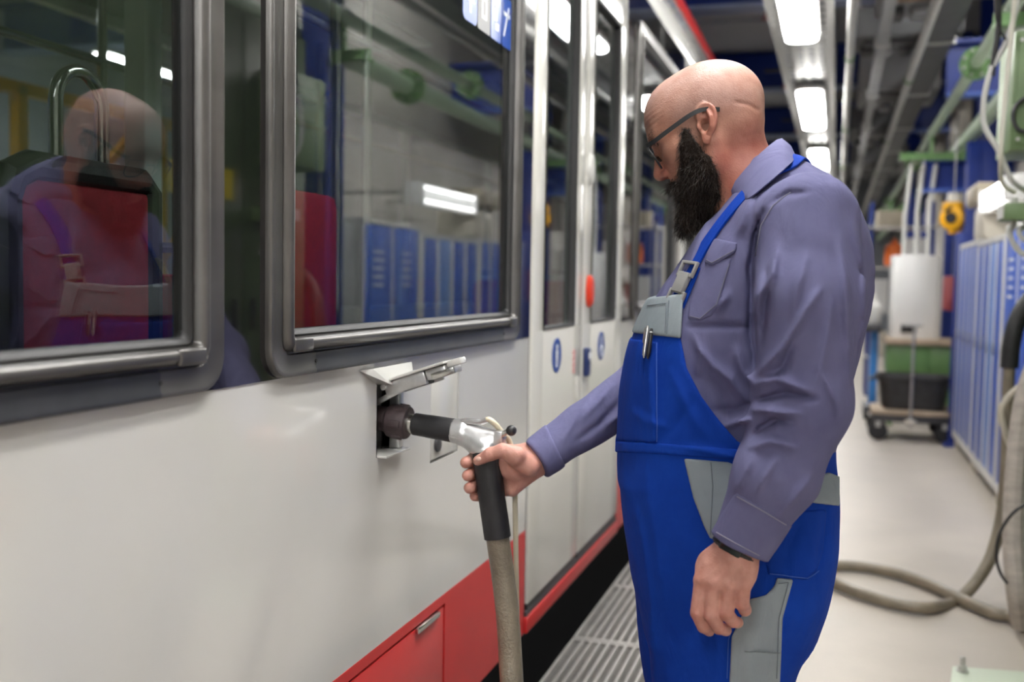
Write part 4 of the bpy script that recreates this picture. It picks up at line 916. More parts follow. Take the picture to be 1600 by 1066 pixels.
# ================================================================ THE MAN
m_skin = bpy.data.materials.new('skin'); m_skin.use_nodes = True
def _skin():
    nt = m_skin.node_tree; b = nt.nodes['Principled BSDF']; at = nt.nodes.new('ShaderNodeAttribute'); at.attribute_name = 'tone'
    tc = nt.nodes.new('ShaderNodeTexCoord'); n = nt.nodes.new('ShaderNodeTexNoise'); n.inputs['Scale'].default_value = 45; n.inputs['Detail'].default_value = 6
    nt.links.new(tc.outputs['Object'], n.inputs['Vector']); mx = nt.nodes.new('ShaderNodeMix'); mx.data_type = 'RGBA'; mx.blend_type = 'MULTIPLY'; mx.inputs[0].default_value = 0.55
    cr = nt.nodes.new('ShaderNodeValToRGB'); cr.color_ramp.elements[0].position = 0.35; cr.color_ramp.elements[1].position = 0.65
    cr.color_ramp.elements[0].color = (0.74, 0.58, 0.54, 1); cr.color_ramp.elements[1].color = (1, 1, 1, 1); nt.links.new(n.outputs['Fac'], cr.inputs[0])
    nt.links.new(at.outputs['Color'], mx.inputs[6]); nt.links.new(cr.outputs[0], mx.inputs[7]); nt.links.new(mx.outputs[2], b.inputs['Base Color'])
    b.inputs['Roughness'].default_value = 0.5; b.inputs['Subsurface Weight'].default_value = 0.12; b.inputs['Subsurface Radius'].default_value = (0.008, 0.003, 0.0015)
    n2 = nt.nodes.new('ShaderNodeTexNoise'); n2.inputs['Scale'].default_value = 320; n2.inputs['Detail'].default_value = 3; nt.links.new(tc.outputs['Object'], n2.inputs['Vector'])
    bp = nt.nodes.new('ShaderNodeBump'); bp.inputs['Strength'].default_value = 0.25; bp.inputs['Distance'].default_value = 0.004
    nt.links.new(n2.outputs['Fac'], bp.inputs['Height']); nt.links.new(bp.outputs[0], b.inputs['Normal'])
_skin()
def fabric(name, col, col2, rough=0.85):
    m = M(name, col, rough, col2=col2, vscale=7, detail=7); nt = m.node_tree; b = [n for n in nt.nodes if n.type == 'BSDF_PRINCIPLED'][0]
    tc = [n for n in nt.nodes if n.type == 'TEX_COORD'][0]; ws = []
    for d in ('X', 'Z'):
        wv = nt.nodes.new('ShaderNodeTexWave'); wv.bands_direction = d; wv.inputs['Scale'].default_value = 260; wv.inputs['Distortion'].default_value = 1.5
        nt.links.new(tc.outputs['Object'], wv.inputs['Vector']); ws.append(wv)
    ad = nt.nodes.new('ShaderNodeMath'); nt.links.new(ws[0].outputs['Fac'], ad.inputs[0]); nt.links.new(ws[1].outputs['Fac'], ad.inputs[1])
    bp = nt.nodes.new('ShaderNodeBump'); bp.inputs['Strength'].default_value = 0.14; bp.inputs['Distance'].default_value = 0.002
    nt.links.new(ad.outputs[0], bp.inputs['Height'])
    mp = nt.nodes.new('ShaderNodeMapping'); mp.inputs['Rotation'].default_value = (0.3, 0.7, 0.2); mp.inputs['Scale'].default_value = (1, 1, 0.4); nt.links.new(tc.outputs['Object'], mp.inputs[0])
    n3 = nt.nodes.new('ShaderNodeTexNoise'); n3.inputs['Scale'].default_value = 22; n3.inputs['Detail'].default_value = 3; n3.inputs['Distortion'].default_value = 0.8; nt.links.new(mp.outputs[0], n3.inputs['Vector'])
    b2 = nt.nodes.new('ShaderNodeBump'); b2.inputs['Strength'].default_value = 0.45; b2.inputs['Distance'].default_value = 0.010
    nt.links.new(n3.outputs['Fac'], b2.inputs['Height']); nt.links.new(bp.outputs[0], b2.inputs['Normal']); nt.links.new(b2.outputs[0], b.inputs['Normal']); b.inputs['Specular IOR Level'].default_value = 0.2; return m
m_shirt = fabric('grey_violet_shirt_cloth', (0.125, 0.125, 0.245), (0.168, 0.168, 0.305))
m_over = fabric('royal_blue_work_cloth', (0.002, 0.036, 0.310), (0.005, 0.055, 0.41))
m_patch = fabric('grey_work_cloth', (0.26, 0.31, 0.34), (0.33, 0.38, 0.41))
m_beard = M('beard_hair', (0.010, 0.008, 0.007), 0.9, col2=(0.026, 0.018, 0.014), vscale=60, bump=0.5, bscale=150, spec=0.1)
m_hair = M('beard_strands', (0.012, 0.009, 0.008), 0.5, col2=(0.040, 0.027, 0.020), vscale=40)
m_thread = M('pale_stitching', (0.20, 0.20, 0.27), 0.8)
m_frame = M('spectacle_frame', (0.012, 0.013, 0.015), 0.35)
m_lens = glass_mat('spectacle_lens', (0.95, 0.97, 0.97), 1.5)
m_boot = M('boot_leather', (0.02, 0.02, 0.02), 0.5, bump=.2, bscale=60)

YM = 2.07; TY = radians(12); cT, sT = F4(cos(TY)), F4(sin(TY))
man = thing('person', 'bald bearded man in blue bib overalls and grey shirt gripping the filling nozzle', 'person', (0.78, YM, 0.0))
def stack_tab(rows, y):
    r = []
    for py, f, b, w_ in rows: a = on_y(f, py, y); c = on_y(b, py, y); r.append(((a[2] + c[2]) / 2, a[0], c[0], w_))
    r.sort(); return np.array(r, F4)
def d_stack(P, tab, yc, p=2.3, rot=True, top=None):
    z = np.clip(P[:, 2], tab[0, 0], tab[-1, 0]); xf = np.interp(z, tab[:, 0], tab[:, 1]).astype(F4); xb = np.interp(z, tab[:, 0], tab[:, 2]).astype(F4); W = np.interp(z, tab[:, 0], tab[:, 3]).astype(F4)
    A = (xb - xf) / 2; X = P[:, 0] - (xf + xb) / 2; Y = P[:, 1] - F4(yc)
    u, v = (X * cT + Y * sT, -X * sT + Y * cT) if rot else (X, Y)
    q = (np.abs(u / A) ** p + np.abs(v / W) ** p) ** F4(1 / p); d = (q - 1) * np.minimum(A, W)
    d = smax(d, P[:, 2] - tab[-1, 0], 0.03); return smax(d, tab[0, 0] - P[:, 2], 0.01)
def smoothtab(t, n=40):
    z = np.linspace(t[0, 0], t[-1, 0], n); o = [z]
    for k in (1, 2, 3):
        v = np.interp(z, t[:, 0], t[:, k]); ker = np.array([1, 2, 3, 2, 1.]) / 9; vv = np.convolve(np.pad(v, 2, mode='edge'), ker, 'valid'); vv[0], vv[-1] = v[0], v[-1]; o.append(vv)
    return np.stack(o, 1).astype(F4)
TORSO = smoothtab(stack_tab([(240, 1168, 1226, .050), (252, 1165, 1250, .075), (268, 1158, 1286, .115), (290, 1146, 1312, .160), (320, 1128, 1334, .188), (350, 1106, 1348, .195), (390, 1076, 1360, .197), (430, 1050, 1364, .197),
                             (480, 1020, 1360, .196), (540, 996, 1346, .198), (600, 984, 1328, .200), (660, 979, 1312, .200), (700, 978, 1302, .198), (740, 980, 1298, .190)], YM))
SH_N, EL_N, WR_N = on_y(1262, 348, 1.875), on_y(1254, 628, 1.80), on_y(1158, 848, 1.765)
MID_N = on_y(1257, 470, 1.815); FA_N = on_y(1212, 742, 1.775)
SH_F, EL_F, WR_F = np.array((0.80, 2.265, 1.45)), on_y(1030, 586, 2.30), on_y(840, 716, 2.125)
def d_torso(P): return d_stack(P, TORSO, YM)
def d_arm_n(P):
    d = d_chain(P, [SH_N, MID_N, EL_N], [0.088, 0.086, 0.079], 0.02); d = smin(d, d_chain(P, [EL_N, FA_N, WR_N], [0.079, 0.069, 0.050], 0.02), 0.03); return d
def d_arm_f(P):
    d = d_chain(P, [SH_F, EL_F], [0.085, 0.068]); return smin(d, d_cone(P, EL_F, WR_F, 0.066, 0.044), 0.03)
FOLDS = [  # polyline in the photograph, height (m), width (px)
    ([(1215, 385), (1206, 430), (1184, 465), (1177, 496)], .010, 9), ([(1282, 452), (1257, 488), (1225, 542), (1184, 583)], .013, 9), ([(1262, 396), (1248, 443), (1238, 503)], .008, 9),
    ([(1311, 370), (1321, 440), (1325, 520), (1327, 590)], .007, 9), ([(1180, 600), (1215, 592), (1263, 612)], .010, 8), ([(1181, 626), (1231, 613), (1275, 624)], -.012, 7), ([(1178, 641), (1206, 643), (1250, 647)], .011, 7),
    ([(1175, 682), (1190, 668), (1212, 656), (1240, 662)], -.010, 7), ([(1285, 583), (1309, 631), (1312, 665)], .007, 9), ([(1172, 700), (1205, 690), (1245, 700)], .008, 8),
    ([(1177, 709), (1158, 752), (1148, 767)], .006, 8), ([(1215, 714), (1192, 749), (1180, 775)], .007, 8), ([(1268, 745), (1234, 787), (1214, 810)], .007, 8), ([(1198, 420), (1196, 480), (1190, 540)], -.008, 8),
    ([(1300, 470), (1290, 540), (1275, 600)], .006, 9), ([(1240, 520), (1225, 570), (1200, 595)], -.008, 8), ([(1330, 350), (1352, 420), (1352, 500), (1338, 570)], .006, 9),
    ([(1192, 330), (1180, 370), (1172, 420), (1174, 470), (1172, 520), (1180, 580)], -.012, 6), ([(1205, 318), (1230, 303), (1262, 300)], -.005, 6),
    ([(1140, 455), (1119, 488)], .006, 8), ([(1092, 545), (1112, 570), (1140, 592), (1164, 628)], .010, 8), ([(1105, 590), (1128, 615), (1140, 660)], -.006, 8), ([(1074, 510), (1120, 509), (1170, 511)], -.006, 6),
    ([(1084, 525), (1096, 552), (1090, 585)], .006, 7), ([(1126, 668), (1150, 660), (1172, 655)], .009, 7), ([(1115, 640), (1150, 640), (1175, 630)], -.007, 7), ([(1150, 545), (1160, 580), (1176, 600)], .007, 8),
    ([(1175, 300), (1160, 350), (1150, 372)], .005, 9), ([(1110, 330), (1085, 390), (1060, 450)], .006, 8), ([(1080, 375), (1055, 430), (1038, 462)], -.006, 7),
    ([(960, 600), (930, 632), (905, 660)], .006, 8), ([(975, 620), (940, 660), (900, 690)], -.006, 7), ([(930, 610), (900, 650), (880, 690)], .005, 7), ([(968, 648), (945, 668)], .006, 7)]
def d_folds(P):
    X, Y = to_px(P); o = np.zeros(len(P), F4); near = 1 / (1 + np.exp((P[:, 1] - F4(2.02)) * 60)) ; fx = 1 / (1 + np.exp((P[:, 0] - F4(0.60)) * 60)); near = np.maximum(near, fx)
    for pl, a, w_ in FOLDS:
        x0 = min(q[0] for q in pl) - 4 * w_; x1 = max(q[0] for q in pl) + 4 * w_; y0 = min(q[1] for q in pl) - 4 * w_; y1 = max(q[1] for q in pl) + 4 * w_
        m = (X > x0) & (X < x1) & (Y > y0) & (Y < y1)
        if m.any(): o[m] += 1.8 * a * fold_bump(X[m], Y[m], pl, w_ * .85) * near[m]
    return o
AX_N = (WR_N - FA_N) / np.linalg.norm(WR_N - FA_N); AX_F = (WR_F - EL_F) / np.linalg.norm(WR_F - EL_F)
def d_shirt0(P):
    t = d_torso(P); a = d_arm_n(P)
    cut_n = (P - V3(WR_N)) @ V3(AX_N) - 0.004; cut_f = (P - V3(WR_F)) @ V3(AX_F) - 0.002
    a = smax(a, cut_n, 0.004); b = smax(d_arm_f(P), cut_f, 0.004)
    return smin(smin(t, a, 0.028), b, 0.03)
def d_shirt(P):
    d = d_shirt0(P); m = np.abs(d) < 0.03; o = d.copy()
    if m.any(): Q = P[m]; o[m] = d[m] - d_folds(Q) - 0.0026 * wob(Q, 34, 3) - 0.0030 * wob(Q * np.array([1, 1, .45], F4), 85, 5) - 0.0012 * wob(Q * np.array([.6, 1, 1], F4), 170, 6)
    return o
H = 0.0042
shirt_geo = nets(d_shirt, (0.32, 1.66, 0.86), (1.09, 2.42, 1.64), H)
shirt = sdf_mesh('shirt', [shirt_geo], m_shirt, man, 'grey-violet long-sleeved work shirt')

def mirror(P):
    X = P[:, 0] - F4(0.79); Y = P[:, 1] - F4(YM); v = -X * sT + Y * cT; Q = P.copy(); Q[:, 0] += 2 * v * sT; Q[:, 1] -= 2 * v * cT; return Q
def near_px(P):
    """pixel coordinates on the near flank; the far flank is folded over onto it"""
    v = -(P[:, 0] - F4(0.79)) * sT + (P[:, 1] - F4(YM)) * cT; Q = np.where((v > 0)[:, None], mirror(P), P); return to_px(Q)
def patch(name, fn, poly, th, lo, hi, mat, parent, ymax=YM, h=0.004, fold=False, label=None, k=0.003):
    def g(P):
        d = fn(P) - F4(th); X, Y = near_px(P) if fold else to_px(P); s = poly_sd(X, Y, poly) / F4(780); d = smax(d, s, k)
        d = np.maximum(d, -fn(P) - F4(0.012)); return d if fold else np.maximum(d, P[:, 1] - F4(ymax))
    return sdf_mesh(name, [nets(g, lo, hi, h)], mat, parent, label)

# ---------------------------------------------------------------- shirt details
pocket = patch('chest_pocket', d_shirt, [(1104, 408), (1144, 402), (1124, 478), (1112, 494), (1094, 502), (1074, 498), (1078, 470), (1096, 430)], .003, (0.60, 1.78, 1.26), (0.82, 2.05, 1.46), m_shirt, shirt, h=.0035)
flap = patch('pocket_flap', d_shirt, [(1116, 372), (1152, 380), (1150, 394), (1128, 408), (1112, 416), (1101, 411), (1104, 395)], .0055, (0.62, 1.78, 1.36), (0.82, 2.05, 1.50), m_shirt, shirt, h=.0035)
patch('cuff', d_shirt0, [(1150, 768), (1238, 822), (1202, 882), (1100, 842), (1112, 828)], .0045, (0.62, 1.66, 0.82), (0.96, 1.92, 1.02), m_shirt, shirt, ymax=1.95, h=.004, k=.004)
patch('cuff', d_shirt0, [(852, 662), (884, 728), (852, 768), (816, 692)], .004, (0.32, 2.0, 0.90), (0.56, 2.26, 1.12), m_shirt, shirt, ymax=2.3, h=.004, k=.004)
# stitched seam lines lying on the cloth
def stitch(name, fn, pl, parent, r=.0009, mat=m_thread, lift=.0012):
    pts = []
    for (x0, y0), (x1, y1) in zip(pl[:-1], pl[1:]):
        n = max(2, int(math.hypot(x1 - x0, y1 - y0) / 9))
        for k in range(n): pts.append((x0 + (x1 - x0) * k / n, y0 + (y1 - y0) * k / n))
    pts.append(pl[-1]); Q = hits(fn, pts).astype(F4); Q = Q + grad(fn, Q) * F4(lift)
    return MB().tube([tuple(q) for q in Q], r, 5).build(name, mat, parent)
stitch('seam', lambda P: d_shirt(P) - F4(.0055), [(1104, 406), (1113, 411), (1148, 391)], flap); stitch('seam', lambda P: d_shirt(P) - F4(.003), [(1140, 412), (1120, 476), (1094, 498), (1079, 494)], pocket)
# collar
def PT(px, py, y): return np.array(on_y(px, py, y))
fold_n = [PT(1137, 303, 2.045), PT(1148, 289, 2.005), PT(1162, 271, 1.985), PT(1180, 250, 1.980), PT(1197, 234, 1.995), PT(1212, 223, 2.03), PT(1219, 220, 2.07)]
outer_n = [PT(1141, 307, 2.035), PT(1153, 313, 1.955), PT(1170, 311, 1.902), PT(1197, 290, 1.892), PT(1220, 270, 1.905), PT(1237, 254, 1.955), PT(1242, 246, 2.07)]
def mir(p): q = p.copy(); q[1] = 2 * 2.07 - p[1]; return q
cl = MB(); fo = smooth_path(fold_n + [mir(p) for p in fold_n[-2::-1]], 5); ou = smooth_path(outer_n + [mir(p) for p in outer_n[-2::-1]], 5); n = len(fo); rowsv = []
ctr = np.array(on_y(1172, 262, YM))
for f_, o_ in zip(fo, ou):
    out = f_ - ctr; out[2] = 0; out /= max(np.linalg.norm(out), 1e-6); nrm = out * .6 + np.array((0, 0, .5)); nrm /= np.linalg.norm(nrm)
    ins = f_ - out * 0.005 + np.array((0, 0, -0.035))
    rowsv.append([o_ - nrm * .001, o_ + nrm * .003, f_ * .5 + o_ * .5 + nrm * .009, f_ * .15 + o_ * .85 + nrm * .0045, f_ + nrm * .006, f_ - out * .004 + np.array((0, 0, .0025)), ins, ins + out * .003, f_ * .9 + o_ * .1 - nrm * .001])
    r_ = rowsv[-1]; rowsv[-1] = [r_[0], r_[1], r_[3], r_[2], r_[4], r_[5], r_[6], r_[7], r_[8]]
m_ = len(rowsv[0]); vs = [p for r in rowsv for p in r]; fs = [(i * m_ + k, i * m_ + (k + 1) % m_, (i + 1) * m_ + (k + 1) % m_, (i + 1) * m_ + k) for i in range(n - 1) for k in range(m_)]
fs += [tuple(range(m_)), tuple((n - 1) * m_ + k for k in range(m_))[::-1]]
co = cl.add(vs, fs).build('collar', m_shirt, shirt, smooth=60, fixn=True)

# ---------------------------------------------------------------- overalls
HIPS = smoothtab(stack_tab([(672, 980, 1303, .198), (700, 972, 1304, .202), (740, 972, 1304, .204), (800, 977, 1304, .204), (850, 984, 1302, .200), (900, 992, 1294, .190), (960, 1010, 1278, .16)], YM))
def leg_tab(rows, y, feet):
    r = []
    for py, f, b, w_ in rows: a = on_y(f, py, y); c = on_y(b, py, y); r.append(((a[2] + c[2]) / 2, a[0], c[0], w_))
    r += feet; r.sort(); return smoothtab(np.array(r, F4), 50)
LEG_N = leg_tab([(760, 992, 1300, .095), (850, 1000, 1302, .108), (900, 1006, 1293, .110), (960, 1012, 1278, .110), (1010, 1016, 1258, .108), (1066, 1020, 1236, .104)], 1.965,
                [(0.40, 0.655, 0.875, .098), (0.25, 0.69, 0.875, .090), (0.10, 0.70, 0.885, .088), (0.035, 0.695, 0.895, .09)])
LEG_F = leg_tab([(760, 977, 1270, .095), (850, 983, 1262, .105), (900, 988, 1252, .106), (960, 994, 1236, .106), (1010, 999, 1220, .104), (1066, 1006, 1200, .10)], 2.185,
                [(0.40, 0.62, 0.82, .095), (0.25, 0.63, 0.815, .088), (0.10, 0.635, 0.82, .086), (0.035, 0.63, 0.83, .088)])
BIB = [(930, 466), (1004, 470), (1066, 461), (1063, 527), (1073, 575), (1096, 620), (1124, 657), (1152, 690), (1172, 700), (1172, 760), (930, 760)]
OF = [([(994, 796), (1006, 860), (1016, 933), (1021, 1066)], .004, 7), ([(1075, 700), (1110, 706), (1150, 716)], .006, 6), ([(1290, 790), (1283, 850), (1272, 900)], -.004, 7), ([(1010, 740), (1022, 830), (1040, 960)], .004, 14),
      ([(1180, 1000), (1172, 1030), (1165, 1066)], .003, 8), ([(1130, 920), (1120, 990), (1125, 1066)], .005, 14), ([(1048, 580), (1075, 640), (1110, 690)], .004, 9), ([(1085, 620), (1060, 660), (1030, 690)], -.003, 9), ([(1240, 960), (1215, 1010), (1205, 1066)], .004, 10),
      ([(985, 640), (1010, 660), (1045, 668)], .003, 8), ([(1012, 560), (1016, 620), (1022, 690)], .003, 7), ([(1250, 820), (1225, 880), (1230, 930)], -.004, 10)]
def d_over(P):
    d = d_stack(P, HIPS, YM, 2.4); ln = d_stack(P, LEG_N, 1.965, 2.2, False); lf = d_stack(P, LEG_F, 2.185, 2.2, False); lg = smin(ln, lf, 0.012); d = smin(d, lg, 0.05)
    d = smax(d, P[:, 2] - F4(1.035) - F4(0.02) * np.clip((P[:, 0] - F4(.8)) * 4, 0, 1), 0.006)
    X, Y = near_px(P); b = smax(d_torso(P) - F4(0.012), poly_sd(X, Y, BIB) / F4(780), 0.004); d = smin(d, b, 0.02)
    m = np.abs(d) < 0.025
    if m.any():
        Q = P[m]; x, y = X[m], Y[m]; nr = 1 / (1 + np.exp((Q[:, 1] - F4(2.03)) * 60)); o = np.zeros(len(Q), F4)
        for pl, a, w_ in OF: o += 1.3 * a * fold_bump(x, y, pl, w_) * nr
        d[m] -= o + 0.0022 * wob(Q * np.array([1, 1, .5], F4), 30, 11) + .001 * wob(Q, 80, 12)
    return d
ov_top = nets(d_over, (0.50, 1.80, 0.70), (1.02, 2.34, 1.37), H); ov_low = nets(d_over, (0.54, 1.80, 0.03), (1.02, 2.34, 0.72), 0.008)
over = sdf_mesh('overalls', [ov_top, ov_low], m_over, man, 'royal blue bib overalls with grey pockets')
LO, HI = (0.50, 1.80, 0.5), (1.02, YM, 1.4)
patch('bib_top', d_over, [(930, 462), (1006, 466), (1068, 458), (1064, 529), (1004, 522), (930, 514)], .004, (0.52, 1.82, 1.22), (0.72, 2.32, 1.38), m_patch, over, fold=True, label='grey quilted bib top', h=.0035)
patch('bib_pocket', d_over, [(985, 530), (1029, 534), (1027, 692), (960, 688), (960, 530)], .0035, (0.52, 1.82, 0.98), (0.68, 2.20, 1.28), m_over, over, fold=True)
patch('waistband', d_over, [(940, 688), (1020, 692), (1090, 697), (1160, 703), (1158, 719), (1080, 714), (1020, 709), (940, 706)], .004, (0.50, 1.80, 0.96), (0.86, 2.34, 1.08), m_over, over, fold=True)
patch('hip_pocket', d_over, [(1068, 716), (1107, 719), (1145, 723), (1149, 749), (1146, 776), (1116, 842), (1110, 843), (1099, 821), (1083, 778)], .004, (0.58, 1.78, 0.80), (0.88, 2.0, 1.10), m_patch, over, label='grey hip pocket panel')
patch('waist_tab', d_over, [(1262, 749), (1295, 738), (1312, 745), (1312, 791), (1258, 785)], .004, (0.84, 1.80, 0.90), (1.02, 2.07, 1.06), m_patch, over, label='grey waist adjuster panel')
cargo = patch('cargo_pocket', d_over, [(1213, 903), (1240, 905), (1223, 966), (1218, 1090), (1138, 1090), (1143, 995), (1172, 936), (1197, 930), (1211, 914)], .005, (0.68, 1.78, 0.50), (0.96, 2.0, 0.88), m_patch, over, label='grey cargo pocket')
patch('cargo_flap', lambda P: d_over(P) - F4(.005), [(1161, 995), (1219, 1000), (1219, 1022), (1163, 1019)], .004, (0.74, 1.78, 0.58), (0.90, 2.0, 0.70), m_patch, cargo)
patch('back_pocket', d_over, [(1196, 880), (1230, 800), (1292, 796), (1286, 862), (1276, 893), (1258, 906), (1200, 898)], .003, (0.80, 1.78, 0.74), (1.02, 2.07, 0.96), m_over, over)
m_bst = M('blue_stitching', (0.05, 0.13, 0.50), .8)
stitch('seam', d_over, [(1029, 536), (1028, 690)], over, mat=m_bst, lift=.005); stitch('seam', d_over, [(1068, 540), (1078, 582), (1100, 622), (1128, 660), (1150, 686)], over, mat=m_bst)
stitch('seam', lambda P: d_over(P) - F4(.004), [(1111, 722), (1114, 760), (1110, 836)], over, mat=M('grey_stitching', (0.16, .19, .22), .8)); stitch('seam', d_over, [(1278, 892), (1260, 903), (1202, 896)], over, mat=m_bst, lift=.0045)
# braces with buckles
def ribbon(name, Q, fn, hw, t0, t1, mat, parent):
    Q = np.array(Q, F4); nrm = grad(fn, Q, .006); T = np.gradient(Q, axis=0); T /= np.linalg.norm(T, axis=1, keepdims=True); Wd = np.cross(T, nrm); Wd /= np.linalg.norm(Wd, axis=1, keepdims=True); mb = MB(); L = []
    for q, n_, w_ in zip(Q, nrm, Wd): L.append([q - w_ * hw + n_ * t0, q - w_ * hw + n_ * t1, q + n_ * (t1 + .0008), q + w_ * hw + n_ * t1, q + w_ * hw + n_ * t0])
    m_ = 5; n = len(L); mb.add([p for l in L for p in l], [(i * m_ + k, i * m_ + (k + 1) % m_, (i + 1) * m_ + (k + 1) % m_, (i + 1) * m_ + k) for i in range(n - 1) for k in range(m_)] + [tuple(range(m_)), tuple((n - 1) * m_ + k for k in range(m_))[::-1]])
    return mb.build(name, mat, parent, smooth=40, fixn=True), Q, nrm, T, Wd
front = [p for p in hits(d_shirt0, ((1052, 490), (1063, 465), (1075, 438), (1088, 410), (1106, 380), (1127, 350), (1148, 324), (1174, 296), (1204, 272), (1232, 258)))]
back = [np.array(p) for p in ((0.872, 2.03, 1.60), (0.885, 2.12, 1.58), (0.93, 2.22, 1.52), (0.95, 2.26, 1.40), (0.95, 2.26, 1.20), (0.93, 2.25, 1.03))]
near_path = smooth_path(front + back, 4)
for side in (0, 1):
    Q = np.array(near_path if not side else smooth_path(front + [np.array(p) for p in ((0.87, 1.99, 1.60), (0.90, 1.97, 1.58), (0.95, 1.95, 1.53))], 4), F4); Q = mirror(Q) if side else Q
    Q = on_surf(d_torso if side else d_shirt0, Q)
    br, Q, nr, T, Wd = ribbon('brace', Q, d_torso if side else d_shirt0, 0.0165, .001, .0050, m_over, over)
    m_bk = M('grey_buckle_plastic', (0.30, 0.30, 0.29), .4)
    for idx, hh, hw, nm in ((10, .013, .022, 'slider_buckle'), (7, .020, .016, 'clip_buckle'), (4, .008, .020, 'loop_buckle')):
        q, n_, t_, w_ = Q[idx], nr[idx], T[idx], Wd[idx]; b_ = MB()
        if nm == 'clip_buckle': b_.obox(q + n_ * .012, t_, w_, n_, hh, hw, .005)
        else:
            for s in (-1, 1): b_.obox(q + n_ * .011 + w_ * hw * s, t_, w_, n_, hh + .003, .003, .0035); b_.obox(q + n_ * .011 + t_ * hh * s, t_, w_, n_, .003, hw, .0035)
        b_.build(nm, m_bk, br, bevel=.0015)
    if side == 0: ribbon('strap_end', Q[2:12] + Wd[2:12] * F4(.012 if True else 0), d_shirt0, 0.010, .001, .003, m_over, br)
# pens in the bib pocket: things of their own
for k, (a, b, m_, lab) in enumerate((((1021, 512), (1014, 562), m_alu, 'silver pen clipped to the bib pocket, left of two'), ((1024, 516), (1017, 563), m_blackp, 'black pen clipped to the bib pocket, right of two'))):
    A = hit(d_over, *a); B = hit(d_over, *b); nA = grad(d_over, V3(A)[None])[0]; A = A + nA * .013; B = B + nA * .012
    if k: A = A + np.array((.004, -.004, 0)); B = B + np.array((.004, -.004, 0))
    t = thing('pen', lab, 'pen', tuple(B)); d_ = (A - B) / np.linalg.norm(A - B); L_ = np.linalg.norm(A - B)
    MB().lathe([(.001, 0), (.0035, .006), (.0042, .012), (.0042, L_ - .012), (.0035, L_ - .008), (.0025, L_)], B, d_, 12).build('barrel', m_, t); MB().bar(B + d_ * L_ * .45 + nA * .006, A - d_ * .006 + nA * .006, .003, .0012, nA).build('clip', m_alu, t); MB().lathe([(.0045, L_ * .86), (.0045, L_ * .90)], B, d_, 12).build('ring', m_alu, t)

# ---------------------------------------------------------------- head (local axes: forward, left, up; origin between the ears)
HS = 1.10; HP = radians(25); e_ = on_y(1097, 196, 1.985); HC = np.array((e_[0], YM, e_[2]))
HR = np.array([[-cos(HP), 0, -sin(HP)], [0, -1, 0], [-sin(HP), 0, cos(HP)]])       # rows: F, L, U in hall axes
def h2w(p): return HC + HS * (np.array(p) @ HR)
def w2h(P): return ((P - V3(HC)) @ HR.T.astype(F4)) / F4(HS)
NK0, NK1 = on_y(1168, 300, YM), on_y(1146, 206, YM)
EA = radians(18); eu = np.array((-sin(EA), 0, cos(EA))); ef = np.array((cos(EA), 0, sin(EA)))
def ear_pt(f, u, o=0.0): return np.array((-0.0075, 0.0795, 0.0)) + ef * f + eu * u + np.array((0, 1, 0)) * (o + max(0, -f) * .42)
HX = [ear_pt(.013, .010), ear_pt(.012, .024), ear_pt(.003, .032), ear_pt(-.009, .030), ear_pt(-.0165, .020), ear_pt(-.018, .005), ear_pt(-.014, -.010), ear_pt(-.006, -.020), ear_pt(.001, -.025)]
HXs = [tuple(p) for p in smooth_path(HX, 3)]
